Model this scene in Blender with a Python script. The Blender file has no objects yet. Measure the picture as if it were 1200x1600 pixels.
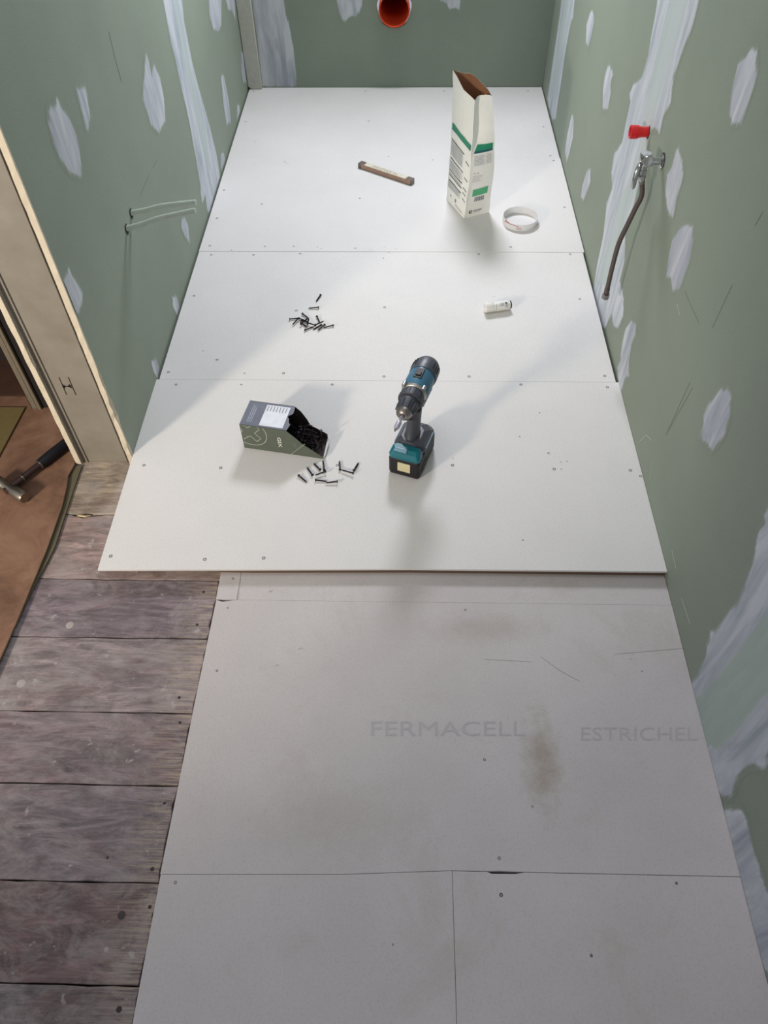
import bpy, bmesh, math, random
import numpy as np
from mathutils import Vector, Matrix
from mathutils.geometry import intersect_line_plane
random.seed(7)
np.random.seed(7)
scene = bpy.context.scene
COL = scene.collection

# ------------------------------------------------------------------ camera
F_PX = 1167.92
PITCH, YAW, ROLL = 0.897852, 0.035669, -0.017476
CAM = np.array([0.646625, -0.892366, 1.31988])
cp, sp = math.cos(PITCH), math.sin(PITCH)
fw = np.array([0, cp, -sp]); up = np.array([0, sp, cp]); rt = np.array([1.0, 0, 0])
c, s = math.cos(YAW), math.sin(YAW)
Zr = np.array([[c, -s, 0], [s, c, 0], [0, 0, 1]])
fw, up, rt = Zr @ fw, Zr @ up, Zr @ rt
c, s = math.cos(ROLL), math.sin(ROLL)
rt, up = c * rt + s * up, -s * rt + c * up
cam_d = bpy.data.cameras.new('camera')
cam = bpy.data.objects.new('camera', cam_d)
COL.objects.link(cam)
cam_d.sensor_fit = 'VERTICAL'
cam_d.sensor_height = 24.0
cam_d.lens = F_PX / 1600 * 24.0
cam_d.clip_start = 0.02
M = Matrix(((rt[0], up[0], -fw[0], CAM[0]), (rt[1], up[1], -fw[1], CAM[1]), (rt[2], up[2], -fw[2], CAM[2]), (0, 0, 0, 1)))
cam.matrix_world = M
scene.camera = cam

# ------------------------------------------------------------------ world, lights, exposure
world = bpy.data.worlds.new('world')
scene.world = world
world.use_nodes = True
world.node_tree.nodes['Background'].inputs[0].default_value = (0.90, 0.90, 1.0, 1)
world.node_tree.nodes['Background'].inputs[1].default_value = 0.34


def area(name, loc, target, sx, sy, power, col):
    d = bpy.data.lights.new(name, 'AREA')
    d.shape = 'RECTANGLE'; d.size = sx; d.size_y = sy; d.energy = power; d.color = col
    o = bpy.data.objects.new(name, d); COL.objects.link(o)
    o.location = loc
    o.rotation_euler = (Vector(target) - Vector(loc)).to_track_quat('-Z', 'Y').to_euler()
    return o


area('overhead_fill', (0.60, 0.25, 2.43), (0.60, 0.25, 0), 0.9, 0.9, 6.5, (0.87, 0.92, 1.0))  # added overhead fill light; the ceiling has no opening here
# daylight through the window high in the far wall, and the warm lamp of the next room
area('window_daylight', (0.70, 2.425, 1.60), (0.68, 1.35, 0.0), 0.42, 0.42, 31, (0.90, 0.91, 1.0))
sp_d = bpy.data.lights.new('hall_work_lamp', 'SPOT')
sp_d.energy = 172; sp_d.color = (1.0, 0.90, 0.76); sp_d.shadow_soft_size = 0.15
sp_d.spot_size = math.radians(60); sp_d.spot_blend = 1.0
sp_o = bpy.data.objects.new('hall_work_lamp', sp_d); COL.objects.link(sp_o)
sp_o.location = (-1.25, -1.55, 1.10)
sp_o.rotation_euler = (Vector((0.38, 1.12, 0.05)) - Vector((-1.25, -1.55, 1.10))).to_track_quat('-Z', 'Y').to_euler()
vs = scene.view_settings
vs.view_transform = 'Standard'; vs.look = 'None'; vs.gamma = 1.0; vs.use_curve_mapping = False
vs.exposure = 0.42
scene.display_settings.display_device = 'sRGB'

W = 1.212          # room width
YF = 2.402         # far wall
YJ = 0.322         # end of the left partition
ZP = -0.032        # top of the floorboards
ZL = -0.020        # top of the lower gypsum boards


def ray(u, v, axis, val):
    """the point of the photograph's ray (u, v) on the plane axis = val"""
    d = fw + rt * (u - 600) / F_PX + up * (800 - v) / F_PX
    t = (val - CAM[axis]) / d[axis]
    return Vector(CAM + d * t)


def ray_plane(u, v, p0, n):
    d = Vector(fw + rt * (u - 600) / F_PX + up * (800 - v) / F_PX)
    c0 = Vector(CAM)
    return c0 + d * ((Vector(p0) - c0).dot(n) / d.dot(n))


# ------------------------------------------------------------------ material helpers
def lin(r, g, b):
    f = lambda x: (x / 255 / 12.92) if x / 255 <= 0.04045 else ((x / 255 + 0.055) / 1.055) ** 2.4
    return (f(r), f(g), f(b), 1)


class NT:
    def __init__(s, name, rough=0.6, metal=0.0):
        s.m = bpy.data.materials.new(name); s.m.use_nodes = True
        s.t = s.m.node_tree; s.n = s.t.nodes; s.l = s.t.links
        s.b = s.n['Principled BSDF']
        s.b.inputs['Roughness'].default_value = rough
        s.b.inputs['Metallic'].default_value = metal
        s.tc = s.n.new('ShaderNodeTexCoord')

    def coord(s, scale=(1, 1, 1)):
        m = s.n.new('ShaderNodeMapping'); m.inputs['Scale'].default_value = scale
        s.l.new(s.tc.outputs['Object'], m.inputs[0]); return m.outputs[0]

    def noise(s, scale, detail=4, rough=0.55, co=(1, 1, 1), dist=0.0):
        n = s.n.new('ShaderNodeTexNoise'); n.inputs['Scale'].default_value = scale
        n.inputs['Detail'].default_value = detail; n.inputs['Roughness'].default_value = rough
        n.inputs['Distortion'].default_value = dist
        s.l.new(s.coord(co), n.inputs['Vector']); return n.outputs['Fac']

    def ramp(s, fac, stops, interp='LINEAR'):
        r = s.n.new('ShaderNodeValToRGB'); r.color_ramp.interpolation = interp
        e = r.color_ramp.elements
        while len(e) > 1: e.remove(e[-1])
        e[0].position, e[0].color = stops[0]
        for p, cc in stops[1:]:
            x = e.new(p); x.color = cc
        s.l.new(fac, r.inputs[0]); return r.outputs[0]

    def mix(s, fac, a, b, mode='MIX'):
        m = s.n.new('ShaderNodeMix'); m.data_type = 'RGBA'; m.blend_type = mode
        for i, x in ((0, fac), (6, a), (7, b)):
            if isinstance(x, (int, float, tuple)): m.inputs[i].default_value = x
            else: s.l.new(x, m.inputs[i])
        return m.outputs[2]

    def math(s, op, a, b=0.0, clamp=False):
        m = s.n.new('ShaderNodeMath'); m.operation = op; m.use_clamp = clamp
        for i, x in enumerate((a, b)):
            if isinstance(x, (int, float)): m.inputs[i].default_value = x
            else: s.l.new(x, m.inputs[i])
        return m.outputs[0]

    def bump(s, h, strength=0.2, dist=0.002):
        b = s.n.new('ShaderNodeBump'); b.inputs['Strength'].default_value = strength
        b.inputs['Distance'].default_value = dist
        s.l.new(h, b.inputs['Height']); s.l.new(b.outputs[0], s.b.inputs['Normal'])

    def color(s, c):
        if isinstance(c, tuple): s.b.inputs['Base Color'].default_value = c
        else: s.l.new(c, s.b.inputs['Base Color'])
        return s.m


def plain(name, rgb, rough=0.6, metal=0.0, var=0.06):
    n = NT(name, rough, metal)
    c0 = lin(*rgb)
    a = tuple(x * (1 - var) for x in c0[:3]) + (1,)
    b = tuple(min(1, x * (1 + var)) for x in c0[:3]) + (1,)
    return n.color(n.ramp(n.noise(60, 3), [(0.3, a), (0.7, b)]))


W0, W1 = (0, 0, 0, 1), (1, 1, 1, 1)


def green_nodes(n, ca=(130, 140, 126), cb=(140, 150, 135)):
    base = n.ramp(n.noise(2.2, 5, 0.6), [(0.3, lin(*ca)), (0.7, lin(*cb))])
    fine = n.ramp(n.noise(420, 2, 0.5), [(0.35, (0.94, 0.94, 0.94, 1)), (0.65, (1.05, 1.05, 1.05, 1))])
    g = n.mix(1.0, base, fine, 'MULTIPLY')
    scuff = n.ramp(n.noise(9, 6, 0.75, (1, 1, 1), 1.2), [(0.66, W0), (0.80, (0.35, 0.35, 0.35, 1))])
    return n.mix(scuff, g, lin(172, 180, 165))


def mk_green():
    n = NT('green_plasterboard', 0.75)
    c_ = green_nodes(n)
    n.bump(n.noise(500, 2), 0.08, 0.0005)
    return n.color(c_)


def mk_filler(name, white, shade, tape=None):
    """filling compound knifed over the board: its thinness (attribute 'cov') shows the board through it"""
    n = NT(name, 0.7)
    g = green_nodes(n)
    streak = n.noise(70, 4, 0.6, (1, 1, 0.10), 0.3)
    st2 = n.noise(26, 4, 0.6, (1, 1, 0.16), 0.5)
    wcol = n.ramp(st2, [(0.32, lin(*shade)), (0.62, lin(*white))])
    a = n.n.new('ShaderNodeVertexColor'); a.layer_name = 'cov'
    sep = n.n.new('ShaderNodeSeparateColor'); n.l.new(a.outputs[0], sep.inputs[0])
    cov = n.math('ADD', n.math('MULTIPLY', sep.outputs[0], 2.2), n.math('MULTIPLY', n.math('SUBTRACT', streak, 0.60), 3.6))
    cov = n.math('MINIMUM', n.math('MAXIMUM', cov, 0.0), 1.0)
    cov = n.math('MULTIPLY', cov, n.math('GREATER_THAN', sep.outputs[0], 0.02))
    cc = n.mix(n.math('MULTIPLY', cov, 0.93), g, wcol)
    if tape:
        cc = n.mix(n.math('MULTIPLY', sep.outputs[1], 0.75), cc, lin(*tape))
    n.bump(n.math('ADD', streak, st2), 0.35, 0.0012)
    return n.color(cc)


def mk_gypsum(name, ca, cb, stain=0.25):
    n = NT(name, 0.62)
    base = n.ramp(n.noise(3.0, 5, 0.6), [(0.3, lin(*ca)), (0.7, lin(*cb))])
    fine = n.ramp(n.noise(260, 3, 0.7), [(0.28, (0.86, 0.86, 0.87, 1)), (0.5, W1), (0.8, (1.03, 1.03, 1.03, 1))])
    cc = n.mix(0.8, base, fine, 'MULTIPLY')
    fib = n.ramp(n.noise(120, 5, 0.7, (1, 1, 1), 1.5), [(0.62, W0), (0.72, (0.22, 0.22, 0.22, 1))])
    cc = n.mix(fib, cc, lin(165, 160, 152))
    if stain:
        dirt = n.ramp(n.noise(5.5, 7, 0.72, (1, 1, 1), 0.6), [(0.56, W0), (0.78, (stain, stain, stain, 1))])
        cc = n.mix(dirt, cc, lin(158, 142, 122))
    n.bump(n.noise(300, 3), 0.10, 0.0006)
    return n, cc


n, cc = mk_gypsum('gypsum_board_clean', (210, 207, 204), (217, 214, 211), 0.0)
M_GYP = n.color(cc)
n, cc = mk_gypsum('gypsum_board_worn', (185, 178, 176), (196, 190, 188), 0.35)
# two trodden mud stains of their own shape
for (sx, sy, rx, ry, amt) in ((0.905, -0.395, 0.042, 0.110, 0.62), (0.82, -0.125, 0.14, 0.045, 0.30), (0.55, -0.50, 0.16, 0.08, 0.22)):
    mp = n.n.new('ShaderNodeMapping'); mp.vector_type = 'POINT'
    mp.inputs['Location'].default_value = (-sx / rx, -sy / ry, 0); mp.inputs['Scale'].default_value = (1 / rx, 1 / ry, 0)
    n.l.new(n.tc.outputs['Object'], mp.inputs[0])
    ln = n.n.new('ShaderNodeVectorMath'); ln.operation = 'LENGTH'; n.l.new(mp.outputs[0], ln.inputs[0])
    k = n.math('ADD', ln.outputs['Value'], n.math('MULTIPLY', n.math('SUBTRACT', n.noise(22, 6, 0.8), 0.5), 2.2))
    f = n.ramp(k, [(0.15, (amt, amt, amt, 1)), (1.0, W0)])
    cc = n.mix(f, cc, lin(146, 130, 110))
M_GYPW = n.color(cc)
M_GREEN = mk_green()
M_FILL = mk_filler('filler_compound', (204, 206, 212), (156, 161, 174))
M_TAPE = mk_filler('filler_over_tape', (204, 207, 214), (160, 170, 181), (178, 190, 188))
M_TAPEG = mk_filler('filler_over_green_tape', (200, 203, 210), (156, 164, 174), (160, 178, 162))
M_CORE = plain('plasterboard_core', (212, 200, 178), 0.9)
M_STRIP = plain('bare_board_strip', (188, 188, 177), 0.8)


def mk_plank(i):
    n = NT('old_floorboard_%s' % 'abcdefgh'[i], 0.7)
    sh = [(160, 146, 128), (142, 122, 116), (114, 101, 106), (126, 114, 114), (116, 102, 105), (112, 101, 105), (104, 86, 85), (106, 98, 97)][i]
    dk = tuple(x * 0.62 for x in sh); lt = tuple(min(255, x * 1.34) for x in sh)
    g = n.noise(8, 10, 0.76, (1.0, 5, 1), 1.3)
    cc = n.ramp(g, [(0.30, lin(*dk)), (0.50, lin(*sh)), (0.68, lin(*lt))])
    cc2 = n.ramp(n.noise(30, 6, 0.7, (0.6, 16, 1), 0.3), [(0.30, (0.68, 0.64, 0.62, 1)), (0.55, W1)])
    cc = n.mix(0.75, cc, cc2, 'MULTIPLY')
    red = n.ramp(n.noise(5 + i * .3, 6, 0.7, (1, 2, 1), 0.8), [(0.50, W0), (0.66, (0.55, 0.55, 0.55, 1))])
    cc = n.mix(red, cc, lin(108, 78, 74))
    dust = n.ramp(n.noise(8, 8, 0.75, (1, 1.6, 1), 1.0), [(0.45, W0), (0.66, (0.70, 0.70, 0.70, 1))])
    cc = n.mix(dust, cc, lin(156, 148, 146))
    blot = n.ramp(n.noise(3.6, 8, 0.7, (1, 2.2, 1), 1.4), [(0.52, W0), (0.68, (0.55, 0.55, 0.55, 1))])
    cc = n.mix(blot, cc, lin(84, 76, 78))
    sx = n.n.new('ShaderNodeSeparateXYZ'); n.l.new(n.tc.outputs['Object'], sx.inputs[0])
    xr = n.n.new('ShaderNodeMapRange'); xr.inputs[1].default_value = 0.165; xr.inputs[2].default_value = 0.25; n.l.new(sx.outputs[0], xr.inputs[0])
    st = n.ramp(n.noise(26, 6, 0.7, (0.5, 10, 1), 0.6), [(0.46, W0), (0.58, W1)])
    cc = n.mix(n.math('MULTIPLY', n.math('MULTIPLY', xr.outputs[0], 0.7), st), cc, lin(172, 156, 136))
    spk = n.ramp(n.noise(46, 3, 0.6), [(0.66, W0), (0.73, (0.55, 0.55, 0.55, 1))])
    cc = n.mix(spk, cc, lin(178, 172, 166))
    n.bump(g, 0.5, 0.003)
    return n.color(cc)


M_PLANKS = [mk_plank(i) for i in range(8)]
n = NT('hardboard', 0.65)
cc = n.ramp(n.noise(7, 7, 0.7, (1, 1, 1), 0.6), [(0.28, lin(90, 62, 46)), (0.5, lin(130, 97, 76)), (0.72, lin(156, 122, 100))])
n.bump(n.noise(150, 3), 0.15, 0.001)
M_HARD = n.color(cc)
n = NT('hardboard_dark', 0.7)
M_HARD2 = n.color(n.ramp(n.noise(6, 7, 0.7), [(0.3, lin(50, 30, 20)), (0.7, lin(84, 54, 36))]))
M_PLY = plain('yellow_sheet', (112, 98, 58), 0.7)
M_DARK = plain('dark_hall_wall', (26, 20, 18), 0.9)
n = NT('galvanised_stud', 0.42, 0.35)
wv = n.n.new('ShaderNodeTexWave'); wv.inputs['Scale'].default_value = 140; wv.bands_direction = 'DIAGONAL'
n.l.new(n.coord(), wv.inputs[0])
n.bump(wv.outputs['Fac'], 0.25, 0.0006)
M_STUD = n.color(n.ramp(n.noise(14, 4), [(0.3, lin(150, 143, 130)), (0.7, lin(164, 158, 146))]))
M_STUDP = plain('plain_galvanised_profile', (128, 118, 102), 0.45, 0.3)
M_BLACKM = plain('black_marker', (34, 30, 28), 0.8)
M_PENCIL = plain('pencil_line', (114, 122, 110), 0.9)
M_SCREW = plain('blackened_steel', (44, 36, 38), 0.45, 0.5)
M_HEAD = plain('floor_screw_head', (86, 84, 84), 0.5, 0.5)
M_RECESS = plain('screw_recess', (34, 32, 32), 0.8)
M_CHROME = plain('chrome', (198, 198, 200), 0.16, 1.0)
M_NICKEL = plain('dull_nickel', (150, 144, 138), 0.35, 0.9)
M_SILV = plain('satin_silver', (196, 190, 204), 0.4, 0.6)
M_BRAID = NT('braided_hose_steel', 0.5, 0.45)
bw = M_BRAID.n.new('ShaderNodeTexWave'); bw.inputs['Scale'].default_value = 230; bw.bands_direction = 'Z'
M_BRAID.l.new(M_BRAID.coord(), bw.inputs[0]); M_BRAID.bump(bw.outputs['Fac'], 0.5, 0.001)
M_BRAID = M_BRAID.color(M_BRAID.ramp(bw.outputs['Fac'], [(0.2, lin(78, 68, 66)), (0.8, lin(116, 104, 100))]))
M_RED = plain('red_plastic', (206, 30, 34), 0.35)
M_REDIN = plain('dark_red_plastic', (120, 14, 20), 0.5)
M_ORANGE = plain('orange_drain_plastic', (214, 74, 40), 0.42)
M_SLEEVE = plain('grey_green_sleeve', (192, 200, 186), 0.45)
M_SLEEVEC = plain('pale_tube_end', (214, 222, 208), 0.5)
M_HOLE = plain('dark_hole', (40, 42, 38), 0.9)
M_TEAL = plain('teal_plastic', (10, 104, 116), 0.38)
M_TEALD = plain('blue_grey_plastic', (64, 112, 138), 0.35)
M_RUB = plain('charcoal_rubber', (62, 64, 72), 0.5)
M_BLACK = plain('black_plastic', (18, 14, 17), 0.55)
M_GREYP = plain('dark_grey_plastic', (70, 72, 82), 0.42)
M_CREAM = plain('cream_sticker', (206, 196, 158), 0.6)
M_ALU = plain('cast_aluminium', (176, 172, 168), 0.35, 0.8)
M_PAPER = plain('white_bag_paper', (240, 239, 233), 0.7, 0, 0.02)
M_KRAFT = plain('kraft_paper_lining', (150, 108, 80), 0.8)
M_GBAND = plain('green_print', (34, 138, 104), 0.6)
M_GDARK = plain('dark_teal_print', (30, 92, 100), 0.6)
M_GLIGHT = plain('light_green_print', (84, 176, 128), 0.6)
M_INK = plain('black_ink', (44, 46, 54), 0.7)
M_INKG = plain('grey_small_print', (196, 198, 202), 0.7)
M_INKM = plain('mid_grey_print', (150, 150, 160), 0.7)
M_BOX = plain('olive_grey_carton', (84, 92, 80), 0.55)
M_BOXT = plain('slate_grey_carton_top', (104, 108, 122), 0.45)
M_BOXIN = plain('carton_inside', (50, 38, 35), 0.85)
M_LINE = plain('pale_carton_print', (190, 196, 176), 0.6)
M_WHITE = plain('white_label', (222, 224, 232), 0.6)
M_TORN = plain('torn_carton_edge', (206, 198, 190), 0.9)
M_WOOD = plain('rule_wood', (190, 152, 128), 0.6, 0, 0.12)
M_WOODT = plain('rule_top_print', (206, 200, 180), 0.6)
M_RMET = plain('rule_hinge_metal', (124, 112, 106), 0.4, 0.6)
M_BOTTLE = plain('white_plastic', (232, 230, 224), 0.35)
n = NT('clear_white_plastic', 0.3)
n.b.inputs['Transmission Weight'].default_value = 0.35
M_RING = n.color(lin(244, 243, 243))
M_PINK = plain('faded_red_print', (196, 120, 128), 0.6)
M_TEXT = plain('faint_board_print', (174, 170, 171), 0.7, 0, 0.03)
M_STEEL = plain('worn_hammer_steel', (150, 142, 128), 0.35, 0.9)
M_SHAFT = plain('dark_hammer_shaft', (62, 44, 44), 0.45, 0.2)
M_GRIP = plain('black_rubber_grip', (16, 18, 26), 0.55)
M_CEIL = plain('ceiling_board', (190, 192, 186), 0.9)
M_FRAME = plain('window_frame_white', (220, 220, 220), 0.5)


# ------------------------------------------------------------------ mesh helpers
class B:
    def __init__(s): s.v = []; s.f = []; s.mi = []; s.sm = []; s.mats = []

    def m(s, mat):
        if mat not in s.mats: s.mats.append(mat)
        return s.mats.index(mat)

    def add(s, vs_, fs, mat, smooth=False):
        o = len(s.v); s.v += [tuple(v) for v in vs_]
        k = s.m(mat)
        for f in fs: s.f.append([i + o for i in f]); s.mi.append(k); s.sm.append(smooth)
        return s

    def box(s, a, b, mat, rot=None, piv=(0, 0, 0)):
        x0, y0, z0 = a; x1, y1, z1 = b
        vs_ = [Vector(p) for p in ((x0, y0, z0), (x1, y0, z0), (x1, y1, z0), (x0, y1, z0), (x0, y0, z1), (x1, y0, z1), (x1, y1, z1), (x0, y1, z1))]
        if rot: vs_ = [rot @ (v - Vector(piv)) + Vector(piv) for v in vs_]
        return s.add(vs_, [(0, 3, 2, 1), (4, 5, 6, 7), (0, 1, 5, 4), (1, 2, 6, 5), (2, 3, 7, 6), (3, 0, 4, 7)], mat)

    def prism(s, poly, off, mat, side=None):
        """a flat polygon thickened by the vector off"""
        n_ = len(poly); off = Vector(off)
        a = [Vector(p) for p in poly]; b = [p + off for p in a]
        s.add(a + b, [list(range(n_))[::-1], list(range(n_, 2 * n_))], mat)
        return s.add(a + b, [(i, (i + 1) % n_, n_ + (i + 1) % n_, n_ + i) for i in range(n_)], side or mat)

    def sweep(s, path, rad, mat, n=12, caps=True, flat=1.0, upv=None):
        """rings of radius rad[i] along the path"""
        P = [Vector(p) for p in path]
        if isinstance(rad, (int, float)): rad = [rad] * len(P)
        vs_ = []; u0 = None
        for i, p in enumerate(P):
            t = (P[min(i + 1, len(P) - 1)] - P[max(i - 1, 0)])
            if t.length < 1e-9: t = P[-1] - P[0]
            t.normalize()
            if u0 is None:
                a = Vector(upv) if upv else (Vector((0, 0, 1)) if abs(t.z) < 0.9 else Vector((1, 0, 0)))
                u0 = (a - t * a.dot(t)).normalized()
            else:
                u0 = (u0 - t * u0.dot(t)).normalized()
            w = t.cross(u0)
            for k in range(n):
                an = 2 * math.pi * k / n
                vs_.append(p + (u0 * math.cos(an) + w * math.sin(an) * flat) * rad[i])
        fs = []
        for i in range(len(P) - 1):
            for k in range(n):
                a = i * n + k; b = i * n + (k + 1) % n
                fs.append((a, b, b + n, a + n))
        s.add(vs_, fs, mat, n > 6)
        if caps:
            s.add(vs_[:n], [list(range(n))[::-1]], mat); s.add(vs_[-n:], [list(range(n))], mat)
        return s

    def lathe(s, o, d, prof, mat, n=20, flat=1.0):
        """prof: (distance along d, radius); equal distances make steps"""
        o = Vector(o); d = Vector(d).normalized()
        a = Vector((0, 0, 1)) if abs(d.z) < 0.9 else Vector((1, 0, 0))
        u = (a - d * a.dot(d)).normalized(); w = d.cross(u)
        vs_ = []
        for (h, r) in prof:
            for k in range(n):
                an = 2 * math.pi * k / n
                vs_.append(o + d * h + (u * math.cos(an) + w * math.sin(an) * flat) * max(r, 1e-5))
        fs = [(i * n + k, i * n + (k + 1) % n, (i + 1) * n + (k + 1) % n, (i + 1) * n + k) for i in range(len(prof) - 1) for k in range(n)]
        return s.add(vs_, fs, mat, True)

    def build(s, name, parent=None, bevel=0, seg=2, auto=True):
        me = bpy.data.meshes.new(name)
        me.from_pydata(s.v, [], s.f)
        for m in s.mats: me.materials.append(m)
        me.polygons.foreach_set('material_index', s.mi)
        me.polygons.foreach_set('use_smooth', s.sm)
        me.update()
        bm = bmesh.new(); bm.from_mesh(me)
        bmesh.ops.remove_doubles(bm, verts=bm.verts, dist=1e-6)
        if not name.startswith('filler'): bmesh.ops.recalc_face_normals(bm, faces=bm.faces)
        if any(s.sm):
            for e in bm.edges:
                if len(e.link_faces) == 2 and e.calc_face_angle(0) > math.radians(38): e.smooth = False
        bm.to_mesh(me); bm.free()
        o = bpy.data.objects.new(name, me); COL.objects.link(o)
        if parent: o.parent = parent
        if bevel:
            b = o.modifiers.new('bevel', 'BEVEL'); b.width = bevel; b.segments = seg; b.limit_method = 'ANGLE'; b.angle_limit = math.radians(40)
        return o


def tag(o, label, cat, group=None):
    o['label'] = label; o['category'] = cat
    if group: o['group'] = group
    return o


def structure(o):
    o['kind'] = 'structure'; return o


def thing(name, label, cat, loc=(0, 0, 0), rz=0.0, group=None):
    o = bpy.data.objects.new(name, None); COL.objects.link(o)
    o.empty_display_size = 0.03
    o.location = loc; o.rotation_euler = (0, 0, rz)
    return tag(o, label, cat, group)


def text_polys(txt, size=1.0, bold=0.0):
    cu = bpy.data.curves.new('lettering', 'FONT'); cu.body = txt; cu.size = size; cu.resolution_u = 3; cu.offset = bold
    cu.align_x = 'LEFT'
    o = bpy.data.objects.new('lettering_source', cu); COL.objects.link(o)
    me = o.to_mesh()
    vs_ = [v.co.copy() for v in me.vertices]; fs = [list(p.vertices) for p in me.polygons]
    o.to_mesh_clear()
    bpy.data.objects.remove(o); bpy.data.curves.remove(cu)
    w = max(v.x for v in vs_) if vs_ else 1; x0 = min(v.x for v in vs_); y0 = min(v.y for v in vs_); h = max(v.y for v in vs_) - y0
    return [((v.x - x0) / (w - x0), (v.y - y0) / h) for v in vs_], fs


def text_on(b, txt, P, mat, bold=0.0):
    """letters laid in the unit square mapped by P(s, t) to space"""
    vs_, fs = text_polys(txt, 1.0, bold)
    b.add([P(s_, t_) for s_, t_ in vs_], fs, mat)


# ------------------------------------------------------------------ the room shell
def holed_plate(name, outer, holes, to3, thick, mat, back=None):
    """a plate outlined by outer with holes, both in plate coordinates; thick is the vector through it"""
    bm = bmesh.new(); edges = []
    for loop in [outer] + holes:
        vs_ = [bm.verts.new(to3(*p)) for p in loop]
        edges += [bm.edges.new((vs_[i], vs_[(i + 1) % len(vs_)])) for i in range(len(vs_))]
    bmesh.ops.triangle_fill(bm, use_beauty=True, use_dissolve=False, edges=edges)
    # drop triangles that fell inside a hole
    g = bmesh.ops.extrude_face_region(bm, geom=bm.faces[:])
    bmesh.ops.translate(bm, verts=[x for x in g['geom'] if isinstance(x, bmesh.types.BMVert)], vec=thick)
    bmesh.ops.recalc_face_normals(bm, faces=bm.faces)
    me = bpy.data.meshes.new(name); bm.to_mesh(me); bm.free()
    me.materials.append(mat)
    o = bpy.data.objects.new(name, me); COL.objects.link(o); return o


HZ = 2.45
pc = (0.602, 0.281)
hole = [(pc[0] + 0.066 * math.cos(a) * (1 + 0.04 * math.sin(5 * a)), pc[1] + 0.066 * math.sin(a)) for a in [2 * math.pi * k / 40 for k in range(40)]]
wx0, wx1, wz0, wz1 = 0.38, 1.02, 1.28, 1.92
wall_far = structure(holed_plate('wall_far', [(-0.02, -0.06), (W + 0.1, -0.06), (W + 0.1, HZ), (-0.02, HZ)],
                                 [hole, [(wx0, wz0), (wx1, wz0), (wx1, wz1), (wx0, wz1)]],
                                 lambda x, z: (x, YF, z), (0, 0.0125, 0), M_GREEN))
wall_right = structure(B().box((W, -2.0, -0.08), (W + 0.0125, YF + 0.012, HZ), M_GREEN).build('wall_right'))
structure(B().box((-0.15, -2.0, HZ), (W + 0.02, YF + 0.02, HZ + 0.02), M_CEIL).build('ceiling'))
# window high in the far wall (above the frame), the source of the daylight
win = structure(B().box((wx0, YF - .01, wz0), (wx0 + .045, YF + .05, wz1), M_FRAME).box((wx1 - .045, YF - .01, wz0), (wx1, YF + .05, wz1), M_FRAME)
                .box((wx0, YF - .01, wz0), (wx1, YF + .05, wz0 + .045), M_FRAME).box((wx0, YF - .01, wz1 - .045), (wx1, YF + .05, wz1), M_FRAME).build('window_1'))

# left partition: green board, bare hall-side board, galvanised end stud between them
rng = random.Random(3)


def chipped_board(x0, x1, mat_face, name, parent, chips, zbase):
    """a plasterboard whose cut end (facing the camera) has a ragged arris"""
    zs = [zbase + i * 0.02 for i in range(int((HZ - zbase) / 0.02))] + [HZ]
    b = B(); vs_ = []
    for z in zs:
        j = rng.uniform(-.0008, .0008)
        k = sum(d * math.exp(-((z - zz) / 0.018) ** 2) for zz, d in chips)
        vs_.append([(x0 + j * .5, YJ + j, z), (x1 - abs(j) - k, YJ + rng.uniform(-.0006, .0006) + k * .5, z), (x1, YJ + 0.004 + k * 1.4, z), (x1, YF, z), (x0, YF, z)])
    V = [p for r in vs_ for p in r]
    for i in range(len(zs) - 1):
        a = i * 5; c_ = a + 5
        b.add([V[a], V[a + 1], V[c_ + 1], V[c_]], [(0, 1, 2, 3)], M_CORE)
        b.add([V[a + 1], V[a + 2], V[c_ + 2], V[c_ + 1]], [(0, 1, 2, 3)], M_CORE)
        b.add([V[a + 2], V[a + 3], V[c_ + 3], V[c_ + 2]], [(0, 1, 2, 3)], mat_face)
        b.add([V[a + 4], V[a], V[c_], V[c_ + 4]], [(0, 1, 2, 3)], mat_face)
    b.add(V[:5], [(0, 1, 2, 3, 4)], M_CORE); b.add(V[-5:], [(0, 1, 2, 3, 4)], M_CORE)
    return b.build(name, parent)


wall_left = structure(chipped_board(-0.0150, -0.0020, M_GREEN, 'wall_left', None, [(0.02, .004), (0.13, .006), (0.17, .005), (0.24, .003)], ZP))
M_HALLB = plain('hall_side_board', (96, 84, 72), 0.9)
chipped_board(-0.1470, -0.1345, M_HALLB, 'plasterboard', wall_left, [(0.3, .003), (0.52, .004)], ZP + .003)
b = B()
b.box((-0.1345, YJ + .012, ZP), (-0.015, YJ + .0135, HZ), M_STUD)                 # web
b.box((-0.1345, YJ + .004, ZP), (-0.1325, YJ + .05, HZ), M_STUD).box((-0.017, YJ + .004, ZP), (-0.015, YJ + .05, HZ), M_STUD)
b.box((-0.126, YJ + .0085, ZP), (-0.122, YJ + .0121, HZ), M_STUD).box((-0.027, YJ + .0085, ZP), (-0.023, YJ + .0121, HZ), M_STUD)   # pressed beads
stud = b.build('end_stud', wall_left, 0.0006, 1)
b = B()   # the H-shaped punching
yw = YJ + .0116
def stud_pt(u, v): return ray(u, v, 1, yw)
def stroke(b, pts, wdt, nrm, mat, thick=0.0004):
    nrm = Vector(nrm)
    for a, c_ in zip(pts[:-1], pts[1:]):
        a = Vector(a); c_ = Vector(c_); t = (c_ - a)
        if t.length < 1e-6: continue
        t.normalize(); q = t.cross(nrm).normalized() * wdt / 2; e = t * wdt * .35
        b.prism([a - q - e, c_ - q + e, c_ + q + e, a + q - e], nrm * thick, mat)
    return b
stroke(b, [stud_pt(92, 589.5), stud_pt(104, 616.5)], .0015, (0, -1, 0), M_BLACKM)
stroke(b, [stud_pt(106.5, 589.5), stud_pt(118.5, 617)], .0015, (0, -1, 0), M_BLACKM)
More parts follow.
